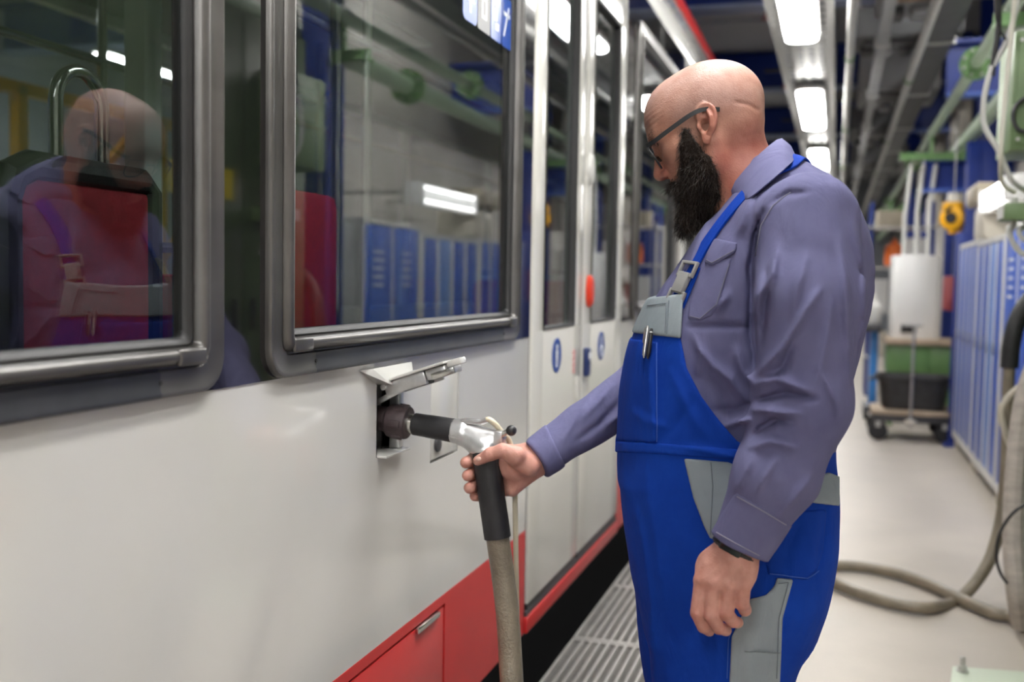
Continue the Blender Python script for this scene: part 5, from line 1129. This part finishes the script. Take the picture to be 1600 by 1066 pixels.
def d_headl(L):
    A = L.copy(); A[:, 1] = np.abs(A[:, 1]); Fd, Ld, Ud = A[:, 0], A[:, 1], A[:, 2]
    d = d_ell(A, (-.012, 0, .035), (.106, .0785, .086))
    d = smin(d, d_ell(A, (.040, 0, .045), (.052, .060, .060)), .03)
    d = smin(d, d_ell(A, (.040, 0, -.030), (.054, .058, .072)), .03)
    d = smin(d, d_cone(A, (-.005, .056, -.035), (.010, .052, -.065), .020, .018), .025)
    d = smin(d, d_cone(A, (.010, .052, -.065), (.075, .012, -.100), .018, .020), .025)
    d = smin(d, d_ell(A, (.050, .046, -.014), (.030, .022, .020)), .02)                  # cheekbone
    d = smin(d, d_cone(A, (.088, .010, .026), (.074, .042, .026), .012, .012), .014)      # brow
    d = smax(d, -d_ell(A, (.099, .032, .004), (.020, .021, .013)), .010)                  # socket
    d = smin(d, d_ell(A, (.0735, .0315, .003), (.0145, .0150, .0125)), .003)             # lids
    d = smin(d, d_cone(A, (.086, 0, .016), (.108, 0, -.030), .008, .0105), .010)         # nose bridge
    d = smin(d, d_ell(A, (.106, 0, -.035), (.0125, .0115, .0105)), .006)
    d = smin(d, d_ell(A, (.094, .0125, -.039), (.0115, .0075, .0085)), .005)
    d = smax(d, -d_ell(A, (.0985, .0095, -.0445), (.0068, .0052, .0045)), .002)
    d = smin(d, d_ell(A, (.085, 0, -.070), (.018, .028, .018)), .012)                     # mouth mound
    d = smin(d, d_ell(A, (-.05, .035, .0), (.05, .035, .05)), .02)
    # forehead creases
    d = d + .0007 * np.exp(-((Fd - .085) / .03) ** 2) * np.cos(Ud * 700) * np.exp(-((Ud - .055) / .018) ** 2)
    # ear
    e = smin(d_ell(A, ear_pt(0, .0), (.0165, .007, .029), np.stack([ef, np.array((0, 1, 0)), eu], 1)), d_ell(A, ear_pt(.001, -.027, .0), (.0085, .0045, .0095)), .006)
    sh = np.clip(-((A[:, 0] + .0075) * ef[0] + A[:, 2] * ef[2]), 0, .03) * .42
    A2 = A.copy(); A2[:, 1] -= sh; e = smin(d_ell(A2, (-.0085, .0805, .002), (.0155, .0055, .0285), np.stack([ef, np.array((0, 1, 0)), eu], 1)), d_ell(A2, ear_pt(.002, -.028, .001), (.0080, .0045, .0090)), .006)
    e = smax(e, -d_ell(A, ear_pt(.002, -.004, .008), (.0090, .0120, .0125), np.stack([ef, np.array((0, 1, 0)), eu], 1)), .003)
    e = smax(e, -d_ell(A2, ear_pt(-.003, .0155, .0065), (.0090, .0065, .0085)), .002)
    e = smin(e, d_chain(A, HXs, [.0036] * len(HXs)), .002)
    e = smin(e, d_chain(A2, [ear_pt(-.003, .022, .002), ear_pt(-.0095, .008, .003), ear_pt(-.0085, -.008, .003), ear_pt(-.002, -.017, .002)], [.0028, .0032, .003, .0026]), .003)
    e = smin(e, d_ell(A, ear_pt(.0125, -.006, .003), (.0035, .0045, .0065)), .003)       # tragus
    return smin(d, e, .004)
def d_neck(P): return smin(d_cone(P, NK0, NK1, .070, .052), d_cone(P, NK0, (0.82, YM, 1.46), .070, .09), .03)
def d_head(P):
    d = d_headl(w2h(P)) * F4(HS); d = smin(d, d_neck(P), .03)
    X, Y = to_px(P); cr = np.exp(-(seg_dist(X, Y, [(1150, 160), (1168, 163), (1184, 172)]) / 3) ** 2) * .0025 + np.exp(-(seg_dist(X, Y, [(1160, 215), (1185, 207)]) / 3.5) ** 2) * .0012
    return d + cr.astype(F4)
# ---------------------------------------------------------------- hands
def nails(L): return L
def P3(px, py, y): return np.array(on_y(px, py, y))
y0 = 1.748
LH = dict(index=[P3(1097, 908, y0 + .002), P3(1090, 958, y0 - .006), P3(1099, 979, y0 + .006), P3(1108, 986, y0 + .026)], middle=[P3(1117, 913, y0 - .004), P3(1112, 962, y0 - .011), P3(1123, 981, y0 + .003), P3(1134, 985, y0 + .024)],
          ring=[P3(1139, 915, y0 - .003), P3(1135, 958, y0 - .008), P3(1145, 971, y0 + .005), P3(1153, 973, y0 + .026)], pinky=[P3(1161, 912, y0 + .003), P3(1160, 944, y0 - .002), P3(1164, 953, y0 + .012), P3(1166, 952, y0 + .034)])
LR = dict(index=[.0140, .0124, .0112, .0098], middle=[.0142, .0126, .0114, .0100], ring=[.0140, .0124, .0110, .0096], pinky=[.0130, .0120, .0108, .0092])
def d_lhand(P):
    d = d_cone(P, WR_N + np.array((0, 0, .03)), P3(1150, 868, y0 + .012), .034, .031); w_ = P3(1150, 866, y0 + .014)
    for k, nm in enumerate(LH):
        d = smin(d, d_cone(P, w_ + np.array(((-.018, -.006, .006, .018)[k], 0, 0)), LH[nm][0], .020, .0145), .016)
    d = smin(d, d_ell(P, P3(1134, 890, y0 + .016), (.052, .020, .044)), .015)
    for nm in LH: d = smin(d, d_chain(P, LH[nm], LR[nm], .002), .0028)
    th = [P3(1128, 872, y0 + .035), P3(1102, 890, y0 + .048), P3(1100, 925, y0 + .058), P3(1112, 950, y0 + .062)]; d = smin(d, d_chain(P, th, [.02, .015, .013, .0105], .004), .010)
    X, Y = to_px(P)                                                                          # tendons, knuckle creases
    for k, (a, b) in enumerate((((1146, 872), (1106, 902)), ((1150, 874), (1123, 906)), ((1154, 876), (1143, 906)), ((1160, 876), (1162, 902)))): d = d - F4(.0012) * np.exp(-(seg_dist(X, Y, [a, b]) / 4) ** 2)
    for (x, y) in ((1097, 906), (1117, 911), (1139, 913), (1161, 910)): d = d - F4(.002) * np.exp(-((X - x) ** 2 + (Y - y) ** 2) / 60)
    return d + F4(.0005) * wob(P, 300, 4)
HA, HB = np.array(on_y(757, 698, 2.09)), np.array(on_y(779, 850, 2.09)); HAX = (HB - HA) / np.linalg.norm(HB - HA)
E1 = np.array((1.0, 0, 0)) - HAX * HAX[0]; E1 /= np.linalg.norm(E1); E2 = np.cross(HAX, E1); E2 = E2 if E2[1] < 0 else -E2
def hp(phi, r, s): a = radians(phi); return HA + HAX * s + r * (cos(a) * E1 + sin(a) * E2)
RS = dict(index=.025, middle=.0535, ring=.081, pinky=.104)
def d_rhand(P):
    w_ = P3(846, 718, 2.13); d = d_cone(P, WR_F, P3(832, 718, 2.12), .033, .032)
    kn = {}
    for k, (nm, s) in enumerate(RS.items()):
        c = hp(-38 + 2 * k, .050 - .001 * k, s); kn[nm] = c; d = smin(d, d_cone(P, w_ + np.array((-.012, 0, .018 - .012 * k)), c, .022, .0145), .016)
    d = smin(d, d_ell(P, P3(803, 724, 2.105), (.040, .030, .036)), .018)
    d = smin(d, d_cone(P, P3(826, 728, 2.085), P3(796, 708, 2.060), .024, .019), .012)           # thenar
    for nm, s in RS.items():
        f = {'pinky': .9}.get(nm, 1.0)
        ch = [kn[nm], hp(-98, .053, s + .002), hp(-150, .0475, s + .004), hp(-204 if f == 1 else -165, .0450, s + .003)]; d = smin(d, d_chain(P, ch, [.0150 * f, .0146 * f, .0144 * f, .0128 * f], .003), .0025)
    th = [P3(806, 712, 2.055), P3(786, 704, 2.040), P3(766, 710, 2.038), P3(747, 720, 2.044)]; d = smin(d, d_chain(P, th, [.020, .0152, .0142, .0108], .004), .008)
    X, Y = to_px(P)
    for pl in ([(768, 704), (772, 716)], [(788, 700), (793, 716)], [(806, 700), (815, 716), (818, 735)]): d = d + F4(.0010) * np.exp(-(seg_dist(X, Y, pl) / 1.8) ** 2)
    hd_ = np.linalg.norm(np.cross(P - V3(HA), V3(HAX)), axis=1) - F4(.0295); d = smax(d, -hd_, .002)
    return d + F4(.0005) * wob(P, 300, 9)
def d_inner(P):                                                                             # the rest of the body, inside the clothes
    d = d_torso(P) + F4(.025); d = smin(d, d_chain(P, [SH_N, EL_N, WR_N], [.06, .05, .032]), .02); d = smin(d, d_chain(P, [SH_F, EL_F, WR_F], [.06, .048, .032]), .02); d = smin(d, d_neck(P), .03)
    d = smin(d, np.minimum(d_stack(P, LEG_N, 1.965, 2.2, False), d_stack(P, LEG_F, 2.185, 2.2, False)) + F4(.025), .02); return smin(d, d_stack(P, HIPS, YM) + F4(.025), .02)
geo_head = nets(d_head, HC - np.array((.20, .125, .22)), HC + np.array((.19, .125, .16)), .0026)
lo = np.min([p for v in LH.values() for p in v], axis=0) - .03; geo_lh = nets(d_lhand, (lo[0] - .005, 1.70, lo[2]), (WR_N[0] + .05, 1.845, WR_N[2] + .05), .0022)
geo_rh = nets(d_rhand, (HA[0] - .07, 2.0, HA[2] - .15), (WR_F[0] + .04, 2.20, WR_F[2] + .06), .0024)
geo_in = nets(d_inner, (0.32, 1.66, 0.05), (1.09, 2.42, 1.60), .016)
def tone(V):
    L = w2h(V); c = np.tile(np.array((.50, .255, .18), F4), (len(V), 1)); isH = (V[:, 2] > 1.50) & (np.linalg.norm(V - V3(HC), axis=1) < .33)
    def mixc(c, col, w_): return c + (np.array(col, F4) - c) * np.clip(w_, 0, 1)[:, None]
    F_, L_, U_ = L[:, 0], np.abs(L[:, 1]), L[:, 2]; h = isH.astype(F4)
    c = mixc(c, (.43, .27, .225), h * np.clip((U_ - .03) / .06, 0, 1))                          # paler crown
    st = h * np.exp(-((U_ - .035 + .25 * np.clip(-F_ - .02, 0, .1)) / .030) ** 2) * np.clip((.060 - F_) / .03, 0, 1)
    c = mixc(c, (.28, .17, .145), .65 * st)                                                    # shaved stubble
    c = mixc(c, (.62, .20, .15), h * .65 * np.clip(1 - np.linalg.norm(L * np.array((1, 0, 1)) - np.array((.10, 0, -.035)), axis=1) / .03, 0, 1))
    c = mixc(c, (.52, .20, .14), h * .7 * np.clip((L_ - .078) / .012, 0, 1))                      # ears
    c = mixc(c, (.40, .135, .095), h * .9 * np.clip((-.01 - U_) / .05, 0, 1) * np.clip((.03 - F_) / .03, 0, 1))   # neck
    hand = ((V[:, 2] < 1.1) & ~isH).astype(F4); c = mixc(c, (.64, .34, .28), hand * .9)
    kd = np.full(len(V), 9, F4)
    for k in LH:
        for q in LH[k][:3]: kd = np.minimum(kd, np.linalg.norm(V - V3(q), axis=1))
    for q in (hp(-196, .045, s) for s in RS.values()): kd = np.minimum(kd, np.linalg.norm(V - V3(q), axis=1))
    return mixc(c, (.60, .25, .20), hand * .5 * np.clip(1 - kd / .024, 0, 1))
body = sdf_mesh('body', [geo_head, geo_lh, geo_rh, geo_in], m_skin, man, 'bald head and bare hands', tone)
# thumb nail
q = P3(747, 717, 2.03); MB().ball(tuple(q + np.array((0.001, -.0005, 0.0))), (.0068, .0022, .0048), 12, 8).build('thumb_nail', M('nail', (.70, .45, .38), .3), body)

# ---------------------------------------------------------------- beard
BP = [(1069, 201), (1081, 212), (1095, 233), (1112, 250), (1121, 278), (1126, 308), (1108, 341), (1088, 358), (1066, 369), (1059, 356), (1062, 312), (1052, 300), (1045, 292), (1048, 284), (1063, 283), (1064, 258), (1061, 230)]
def d_beard(P):
    hd_ = smin(d_headl(w2h(P)) * F4(HS), d_neck(P) + .01, .01); X, Y = to_px(P)
    v = np.minimum(hd_ - F4(.011) - F4(.006) * np.clip((Y - 230) / 60, 0, 1), smin(d_ell(P, on_y(1088, 300, YM), (.062, .062, .060)), d_ell(P, on_y(1078, 335, YM), (.038, .045, .055)), .03))
    d = smax(v, poly_sd(X, Y, BP) / F4(775), .008); m = np.abs(d) < .02
    if m.any(): d[m] += F4(.0022) * wob(P[m], 260, 21) + F4(.0012) * wob(P[m], 600, 22)
    return d
lo = np.array(on_y(1135, 380, YM)); geo_b = nets(d_beard, (on_y(1040, 280, YM)[0] - .01, YM - .11, on_y(1060, 375, YM)[2] - .01), (on_y(1130, 310, YM)[0] + .02, YM + .11, on_y(1070, 195, YM)[2] + .01), .003)
beard = sdf_mesh('beard', [geo_b], m_beard, man, 'full dark brown beard')
def strands(name, base, nrm, dirs, lens, w_, mat, parent, curl=.35, seed=1):
    r = np.random.RandomState(seed); n = len(base); d = dirs / np.linalg.norm(dirs, axis=1, keepdims=True); sd = np.cross(d, r.normal(size=(n, 3))); sd /= np.linalg.norm(sd, axis=1, keepdims=True)
    bend = r.normal(size=(n, 3)) * curl; p1 = base + d * lens[:, None] * .5 + bend * lens[:, None] * .12; p2 = base + d * lens[:, None] + bend * lens[:, None] * .45 + np.array((0, 0, -.15)) * lens[:, None]
    b0 = base - nrm * .001; V = np.stack([b0 - sd * w_, b0 + sd * w_, p1 + sd * w_ * .8, p1 - sd * w_ * .8, p2], 1).reshape(-1, 3); F_ = []
    me = bpy.data.meshes.new(name); V = V - np.array(root_loc(parent)); o = (np.arange(n) * 5)
    me.from_pydata(V.tolist(), [], [f for k in o.tolist() for f in ((k, k + 1, k + 2, k + 3), (k + 3, k + 2, k + 4))]); me.materials.append(mat)
    ob = bpy.data.objects.new(name, me); COL.objects.link(ob); ob.parent = parent; ob['kind'] = 'stuff'; return ob
rs = np.random.RandomState(3); BV = geo_b[0]; sel = rs.choice(len(BV), min(len(BV), 13000), replace=False); Bp = BV[sel].astype(float); Bn = grad(d_beard, BV[sel], .005).astype(float)
dirs = Bn * .55 + np.array((.05, 0, -1.0)) * .7 + rs.normal(size=Bp.shape) * .25; zz = np.clip((Bp[:, 2] - 1.50) / .16, 0, 1); strands('beard_hairs', Bp, Bn, dirs, (.017 - .010 * zz) * (.5 + .9 * rs.rand(len(Bp))), .00034, m_hair, beard, curl=.8)
# sideburn and cheek stubble at the beard's edge, eyebrow
ed = []
for _ in range(900):
    i = rs.randint(len(BP)); (xa, ya), (xb, yb) = BP[i], BP[(i + 1) % len(BP)]
    if i in (5, 6, 7, 8, 9): continue
    t = rs.rand(); x = xa + (xb - xa) * t + rs.normal() * 4; y = ya + (yb - ya) * t + rs.normal() * 4; ed.append((x, y))
for _ in range(260): ed.append((1072 + rs.normal() * 5, 198 + rs.rand() * 20))
Ep = hits(d_head, ed); En = grad(d_head, Ep.astype(F4), .004).astype(float); strands('stubble', Ep, En, En * .3 + np.array((.1, 0, -1)) + rs.normal(size=Ep.shape) * .3, .006 + .006 * rs.rand(len(Ep)), .0003, m_hair, beard, seed=5)
bw = np.array([h2w((.095 - .9 * max(0, l - .015) ** 1.3 * 3 + .003 * rs.normal(), s * l, .028 + .004 * rs.normal())) for l in np.linspace(.012, .050, 120) for s in (1, -1)]); bw = on_surf(d_head, bw).astype(float); bn = grad(d_head, bw.astype(F4), .004).astype(float)
strands('eyebrow', bw, bn, bn * .5 + np.array((0.5, 0, -.2)) + np.array((0, -1, 0)) * np.sign(2.07 - bw[:, 1:2]) * .5 + rs.normal(size=bw.shape) * .2, .007 + .004 * rs.rand(len(bw)), .0004, m_hair, man, seed=8)

lp = [(1027 + 7 * t + rs.normal() * .6, 243 + 9 * t + rs.normal() * .6) for t in rs.rand(70)]; lb = hits(d_head, lp); lnr = grad(d_head, lb.astype(F4), .004).astype(float)
strands('eyelashes', lb, lnr, lnr * .5 + np.array((-1.0, 0, -.5)) + rs.normal(size=lb.shape) * .2, .005 + .003 * rs.rand(len(lb)), .0003, m_hair, man, seed=9)
# ---------------------------------------------------------------- spectacles and watch
gl = MB(); G0 = PT(1012, 231, 1.992); dn = PT(1033, 260, 1.992) - G0
spt = thing('spectacles_mount', '', 'x') if False else None
rimo = None
for s in (1, -1):
    def gy(y): return y if s > 0 else 2 * YM - y
    pts = []
    for ly, lv in rrect(0, .058, 0, 1, .012, 4) if False else [(.004, .0), (.03, -.02), (.052, .0), (.060, .18), (.058, .6), (.046, .92), (.026, 1.0), (.010, .93), (.001, .6), (0, .2)]:
        p = G0 + dn * lv + np.array((-.006 * sin(pi * min(ly, .06) / .06 * .5), 0, 0)); p[1] = gy(1.994 + ly); pts.append(p)
    pth = [tuple(p) for p in smooth_path(pts, 4, True)]; rm = MB().tube(pth, .0017, 8, closed=True).build('spectacle_rim', m_frame, man); rimo = rimo or rm
    c_ = sum(pts) / len(pts); MB().add([tuple(c_)] + pth, [(0, 1 + i, 1 + (i + 1) % len(pth)) for i in range(len(pth))]).build('lens', m_lens, rm)
    tp = [PT(1011, 228, 1.992), PT(1022, 221, 1.980), PT(1050, 200, 1.975), PT(1080, 179, 1.972), PT(1100, 171, 1.974), PT(1124, 171, 1.984)]
    tp = [np.array((p[0], gy(p[1]), p[2])) for p in tp]; tpp = smooth_path(tp, 5); t_ = MB()
    for a, b in zip(tpp[:-1], tpp[1:]): t_.bar(a - (b - a) * .08, b + (b - a) * .08, .0024, .0082)
    t_.build('temple_arm', m_frame, rm)
MB().tube([tuple(G0 + dn * .22 + np.array((-.006, YM - .018 - 1.992, 0))), tuple(G0 + dn * .12 + np.array((-.009, YM - 1.992, 0))), tuple(G0 + dn * .22 + np.array((-.006, YM + .018 - 1.992, 0)))], .0018, 8).build('bridge', m_frame, rimo)
wc = P3(1150, 858, 1.765); wa = AX_N
wb = MB(); u_, v_ = _ortho(wa); wb.tube([tuple(wc + .037 * (np.array(u_) * cos(a) + np.array(v_) * sin(a)) * np.array((1, .86, 1))) for a in np.linspace(0, 2 * pi, 28)[:-1]], .0062, 8, closed=True); wo = wb.build('wristwatch', m_blackp, man, label='black wristwatch half under the cuff')
q = P3(1144, 853, 1.730); MB().obox(q, (0.9, 0, -.43), (0, 1, 0), (.43, 0, .9), .020, .005, .014).build('watch_case', M('watch_glass', (.015, .02, .02), .15), wo, bevel=.004, seg=3)
# stitching on cuff, sleeve and bib
m_lst = M('light_stitching', (0.30, 0.30, 0.38), .8)
stitch('seam', lambda P: d_shirt0(P) - F4(.0045), [(1120, 832), (1150, 849), (1186, 868)], shirt, mat=m_lst); stitch('seam', lambda P: d_shirt0(P) - F4(.0045), [(1152, 776), (1190, 797), (1228, 820)], shirt, mat=m_lst)
stitch('seam', d_shirt, [(1236, 300), (1208, 322), (1190, 352), (1181, 400)], shirt, mat=m_lst)
stitch('seam', lambda P: d_over(P) - F4(.004), [(1012, 478), (1042, 474), (1040, 520)], over, mat=M('grey_stitching', (0.16, .19, .22), .8)); stitch('seam', lambda P: d_over(P) - F4(.004), [(1046, 470), (1043, 522)], over, mat=M('grey_stitching', (0.16, .19, .22), .8))
stitch('seam', lambda P: d_over(P) - F4(.005), [(1216, 912), (1232, 910), (1217, 966), (1213, 1060)], cargo, mat=M('grey_stitching', (0.16, .19, .22), .8)); stitch('seam', d_over, [(1136, 1060), (1138, 1000), (1150, 960)], over, mat=m_bst)
# boots
for (cx, cy, nm) in ((0.80, 1.965, 'boot'), (0.735, 2.185, 'boot')):
    def d_boot(P):
        d = smin(d_cone(P, (cx + .01, cy, .07), (cx - .15, cy, .045), .055, .045), d_cone(P, (cx + .0, cy, .06), (cx, cy, .16), .06, .06), .03); return smax(d, F4(.0) - P[:, 2] + F4(.004), .004)
    bt = sdf_mesh('boot', [nets(d_boot, (cx - .22, cy - .08, -.02), (cx + .09, cy + .08, .24), .007)], m_boot, man)
    so_ = MB(); so_.prism([(x, y, 0.001) for x, y in [(cx + .065, cy - .03), (cx + .075, cy), (cx + .065, cy + .03), (cx - .05, cy + .045), (cx - .14, cy + .05), (cx - .19, cy + .03), (cx - .2, cy), (cx - .19, cy - .03), (cx - .14, cy - .05), (cx - .05, cy - .045)]], (0, 0, .022)); so_.build('sole', m_black, bt, bevel=.003)
# ================================================================ FILLING NOZZLE WITH ITS HOSE
nz = thing('filling_nozzle', 'aluminium filling nozzle with black grip on a braided hose, plugged into the tram', 'nozzle', (float(HA[0]), 2.09, 0.0))
m_hose = M('braided_hose', (0.22, 0.185, 0.135), 0.4, var=0.28, vscale=9, bump=0.35, bscale=190, coat=.2)
m_ring = M('worn_maroon_rubber', (0.06, 0.042, 0.045), 0.55, var=0.35, vscale=30, bump=.2, bscale=70)
NY, NZ = 2.105, 1.041
NT = radians(5.5); NAX = np.array((cos(NT), 0, -sin(NT))); NUP = np.array((sin(NT), 0, cos(NT))); NO = np.array((0, NY, NZ))
def nx(px): return float(on_y(px, 668, NY)[0]) / cos(NT)
def NP(s, y=0, u=0): return tuple(NO + NAX * s + np.array((0, y, 0)) + NUP * u)
def L(prof, name, mat, n=28, **k): return MB().lathe([(r, h) for r, h in prof], NO, NAX, n).build(name, mat, nz, **k)
x0, x1, x2, x3, x4 = nx(600), nx(638), nx(648), nx(708), nx(790)
rg = L([(.020, x0 - .05), (.026, x0 - .045), (.028, x0), (.028, x0 + .008), (.030, x0 + .010), (.037, x0 + .016), (.038, x0 + .022), (.038, x1 - .006), (.036, x1), (.024, x1)], 'coupling_ring', m_ring)
for k in range(6):
    a = 2 * pi * k / 6; r_ = np.array((0, cos(a), 0)) + NUP * sin(a); MB().obox(NO + NAX * (x1 - .018) + r_ * .037, NAX, r_, np.cross(NAX, r_), .012, .004, .008).build('ring_lug', m_ring, rg, bevel=.002)
L([(.0215, x1 - .004), (.0215, x2 + .01)], 'steel_spout', m_steelb)
L([(.0215, x2 - .003), (.0250, x2), (.0253, x2 + .03), (.0258, x2 + .031), (.0268, x3), (.025, x3 + .003)], 'front_sleeve', m_black)
# cast body: collar, barrel, neck running down into the grip
def d_nbody(P):
    s_ = (P - V3(NO)) @ V3(NAX)
    d = np.maximum(d_cone(P, NP(x3 - .02), NP(x3 + .030), .0278, .0278), x3 - s_); d = smax(d, s_ - F4(x3 + .028), .004)
    d = smin(d, d_cone(P, NP(x3 + .02), NP(x4 - .016, 0, -.002), .0255, .0185), .006)
    d = smin(d, d_cone(P, NP(x3 + .030, 0, -.006), tuple(HA + HAX * .010), .0225, .0265), .012)
    d = smax(d, (P - V3(HA)) @ V3(HAX) - F4(.012), .002)
    return d
nb = sdf_mesh('nozzle_body', [nets(d_nbody, (x3 - .03, NY - .06, NZ - .13), (x4 + .05, NY + .06, NZ + .06), .0026)], m_alu, nz, 'cast aluminium nozzle body')
def side(s, u, r): return NO + NAX * s + NUP * u + np.array((0, -sqrt(max(r * r - u * u, 1e-8)) - .0004, 0))
MB().obox(side(x3 + .016, -.010, .0278) + np.array((0, -.0002, 0)), NAX, NUP, (0, -1, 0), .012, .0012, .0008).build('raised_rib', m_alu, nb)
tri = [side(x3 + .007, -.006, .0278), side(x3 + .015, .004, .0278), side(x3 + .023, -.006, .0278)]
mb = MB()
for a, b in ((0, 1), (1, 2)): mb.bar(tri[a], tri[b], .0016, .0016, (0, -1, 0))
mb.build('raised_mark', m_alu, nb)
rl = random.Random(5); s_ = x3 + .036; mb = MB()                     # worn, unreadable cast lettering
while s_ < x4 - .022:
    r_ = .0255 - (s_ - x3 - .02) / (x4 - .016 - x3 - .02) * .007
    for q in range(2):
        c0 = side(s_ + q * .0012, -.001 - .0018, r_); c1 = side(s_ + rl.choice((0, .0012, .0012)), -.001 + .0022, r_); mb.bar(c0, c1, .0006, .0010, (0, -1, 0))
    s_ += .0032 if abs(s_ - (x3 + .062)) > .004 else .008
mb.build('raised_lettering', m_alu, nb)
# bypass tube on top, lever block with ball knob
MB().tube(smooth_path([NP(x3 + .022, -.008, .022), NP(x3 + .028, -.008, .0265), NP(x3 + .05, -.008, .0285), NP(x3 + .066, -.008, .031), NP(x3 + .078, -.008, .037)], 5), .0068, 12).build('bypass_tube', m_alu, nz)
MB().tube(smooth_path([NP(x3 + .076, -.008, .037), NP(x3 + .084, -.008, .038), NP(x3 + .096, -.006, .031), NP(x3 + .112, .004, .012), NP(x3 + .13, .02, -.015), NP(x3 + .145, .03, -.1), (x3 + .135, NY + .04, NZ - .22), (x3 + .14, NY + .05, NZ - .45), (x3 + .15, NY + .06, NZ - .8)], 5), .0062, 10).build('vent_tube', M('cream_tube', (.62, .56, .42), .4), nz)
MB().obox(NP(x4 - .012, -.004, .0), NAX, (0, 1, 0), NUP, .0095, .017, .0185).build('lever_block', m_alu, nz, bevel=.003)
kb = np.array(on_y(799, 673, NY - .014)); lv = MB().bar(NP(x4 - .012, -.014, .006), tuple(kb - np.array((.004, 0, 0))), .010, .012, (0, 0, 1)).build('lever', m_steelb, nz, bevel=.002)
MB().ball(tuple(kb), .0118, 18, 12).build('ball_knob', m_blackp, lv)
# grip
gp = MB(); gp.tube([tuple(HA + HAX * s) for s in (.006, .012, .03, .20)], [.024, .0285, .0295, .0295], 24); gp.build('grip_sleeve', m_black, nz, smooth=40)
# hose: from grip down, across the floor off the picture, then the loop on the right and up to the wall
hz0 = HA + HAX * .195
pts = [tuple(HA + HAX * .185), tuple(hz0), P(786, 900, 2.09), P(793, 960, 2.08), P(797, 1020, 2.07), P(800, 1075, 2.05), P(806, 1170, 2.02), (0.42, 1.95, 0.35), (0.52, 1.86, 0.14), (0.70, 1.62, 0.045), (1.05, 1.45, 0.03), (1.50, 1.75, 0.03), (1.82, 2.7, 0.03), (1.86, 3.7, 0.03)]
def Z(px, py, z=.03): return tuple(on_z(px, py, z))
pts += [Z(1600, 975), Z(1550, 958), Z(1500, 936), Z(1450, 913), Z(1400, 896), Z(1345, 886), Z(1292, 884), Z(1255, 887), Z(1236, 893), Z(1252, 901), Z(1292, 908), Z(1345, 928), Z(1400, 944), Z(1450, 950)]
pts += [P(1492, 940, 4.72), P(1525, 910, 4.78), P(1550, 865, 4.85), P(1566, 800, 4.9), P(1572, 720, 4.92), P(1574, 640, 4.94), P(1577, 570, 4.95)]
pp = smooth_path(pts, 7)
MB().tube(pp, .0255, 16).build('hose', m_hose, nz, smooth=60)
MB().tube(smooth_path([P(1577, 575, 4.95), P(1580, 540, 4.95), P(1588, 505, 4.96), P(1602, 478, 4.98), P(1625, 455, 5.0), P(1655, 445, 5.05)], 6), .038, 16).build('end_sleeve', m_black, nz)
MB().tube(smooth_path([P(1655, 445, 5.05), (2.02, 5.1, 1.36), (2.2, 5.1, 1.2), (2.45, 5.15, 1.1)], 5), .026, 12).build('wall_connection', m_dark, nz)
bpy.context.view_layer.update()
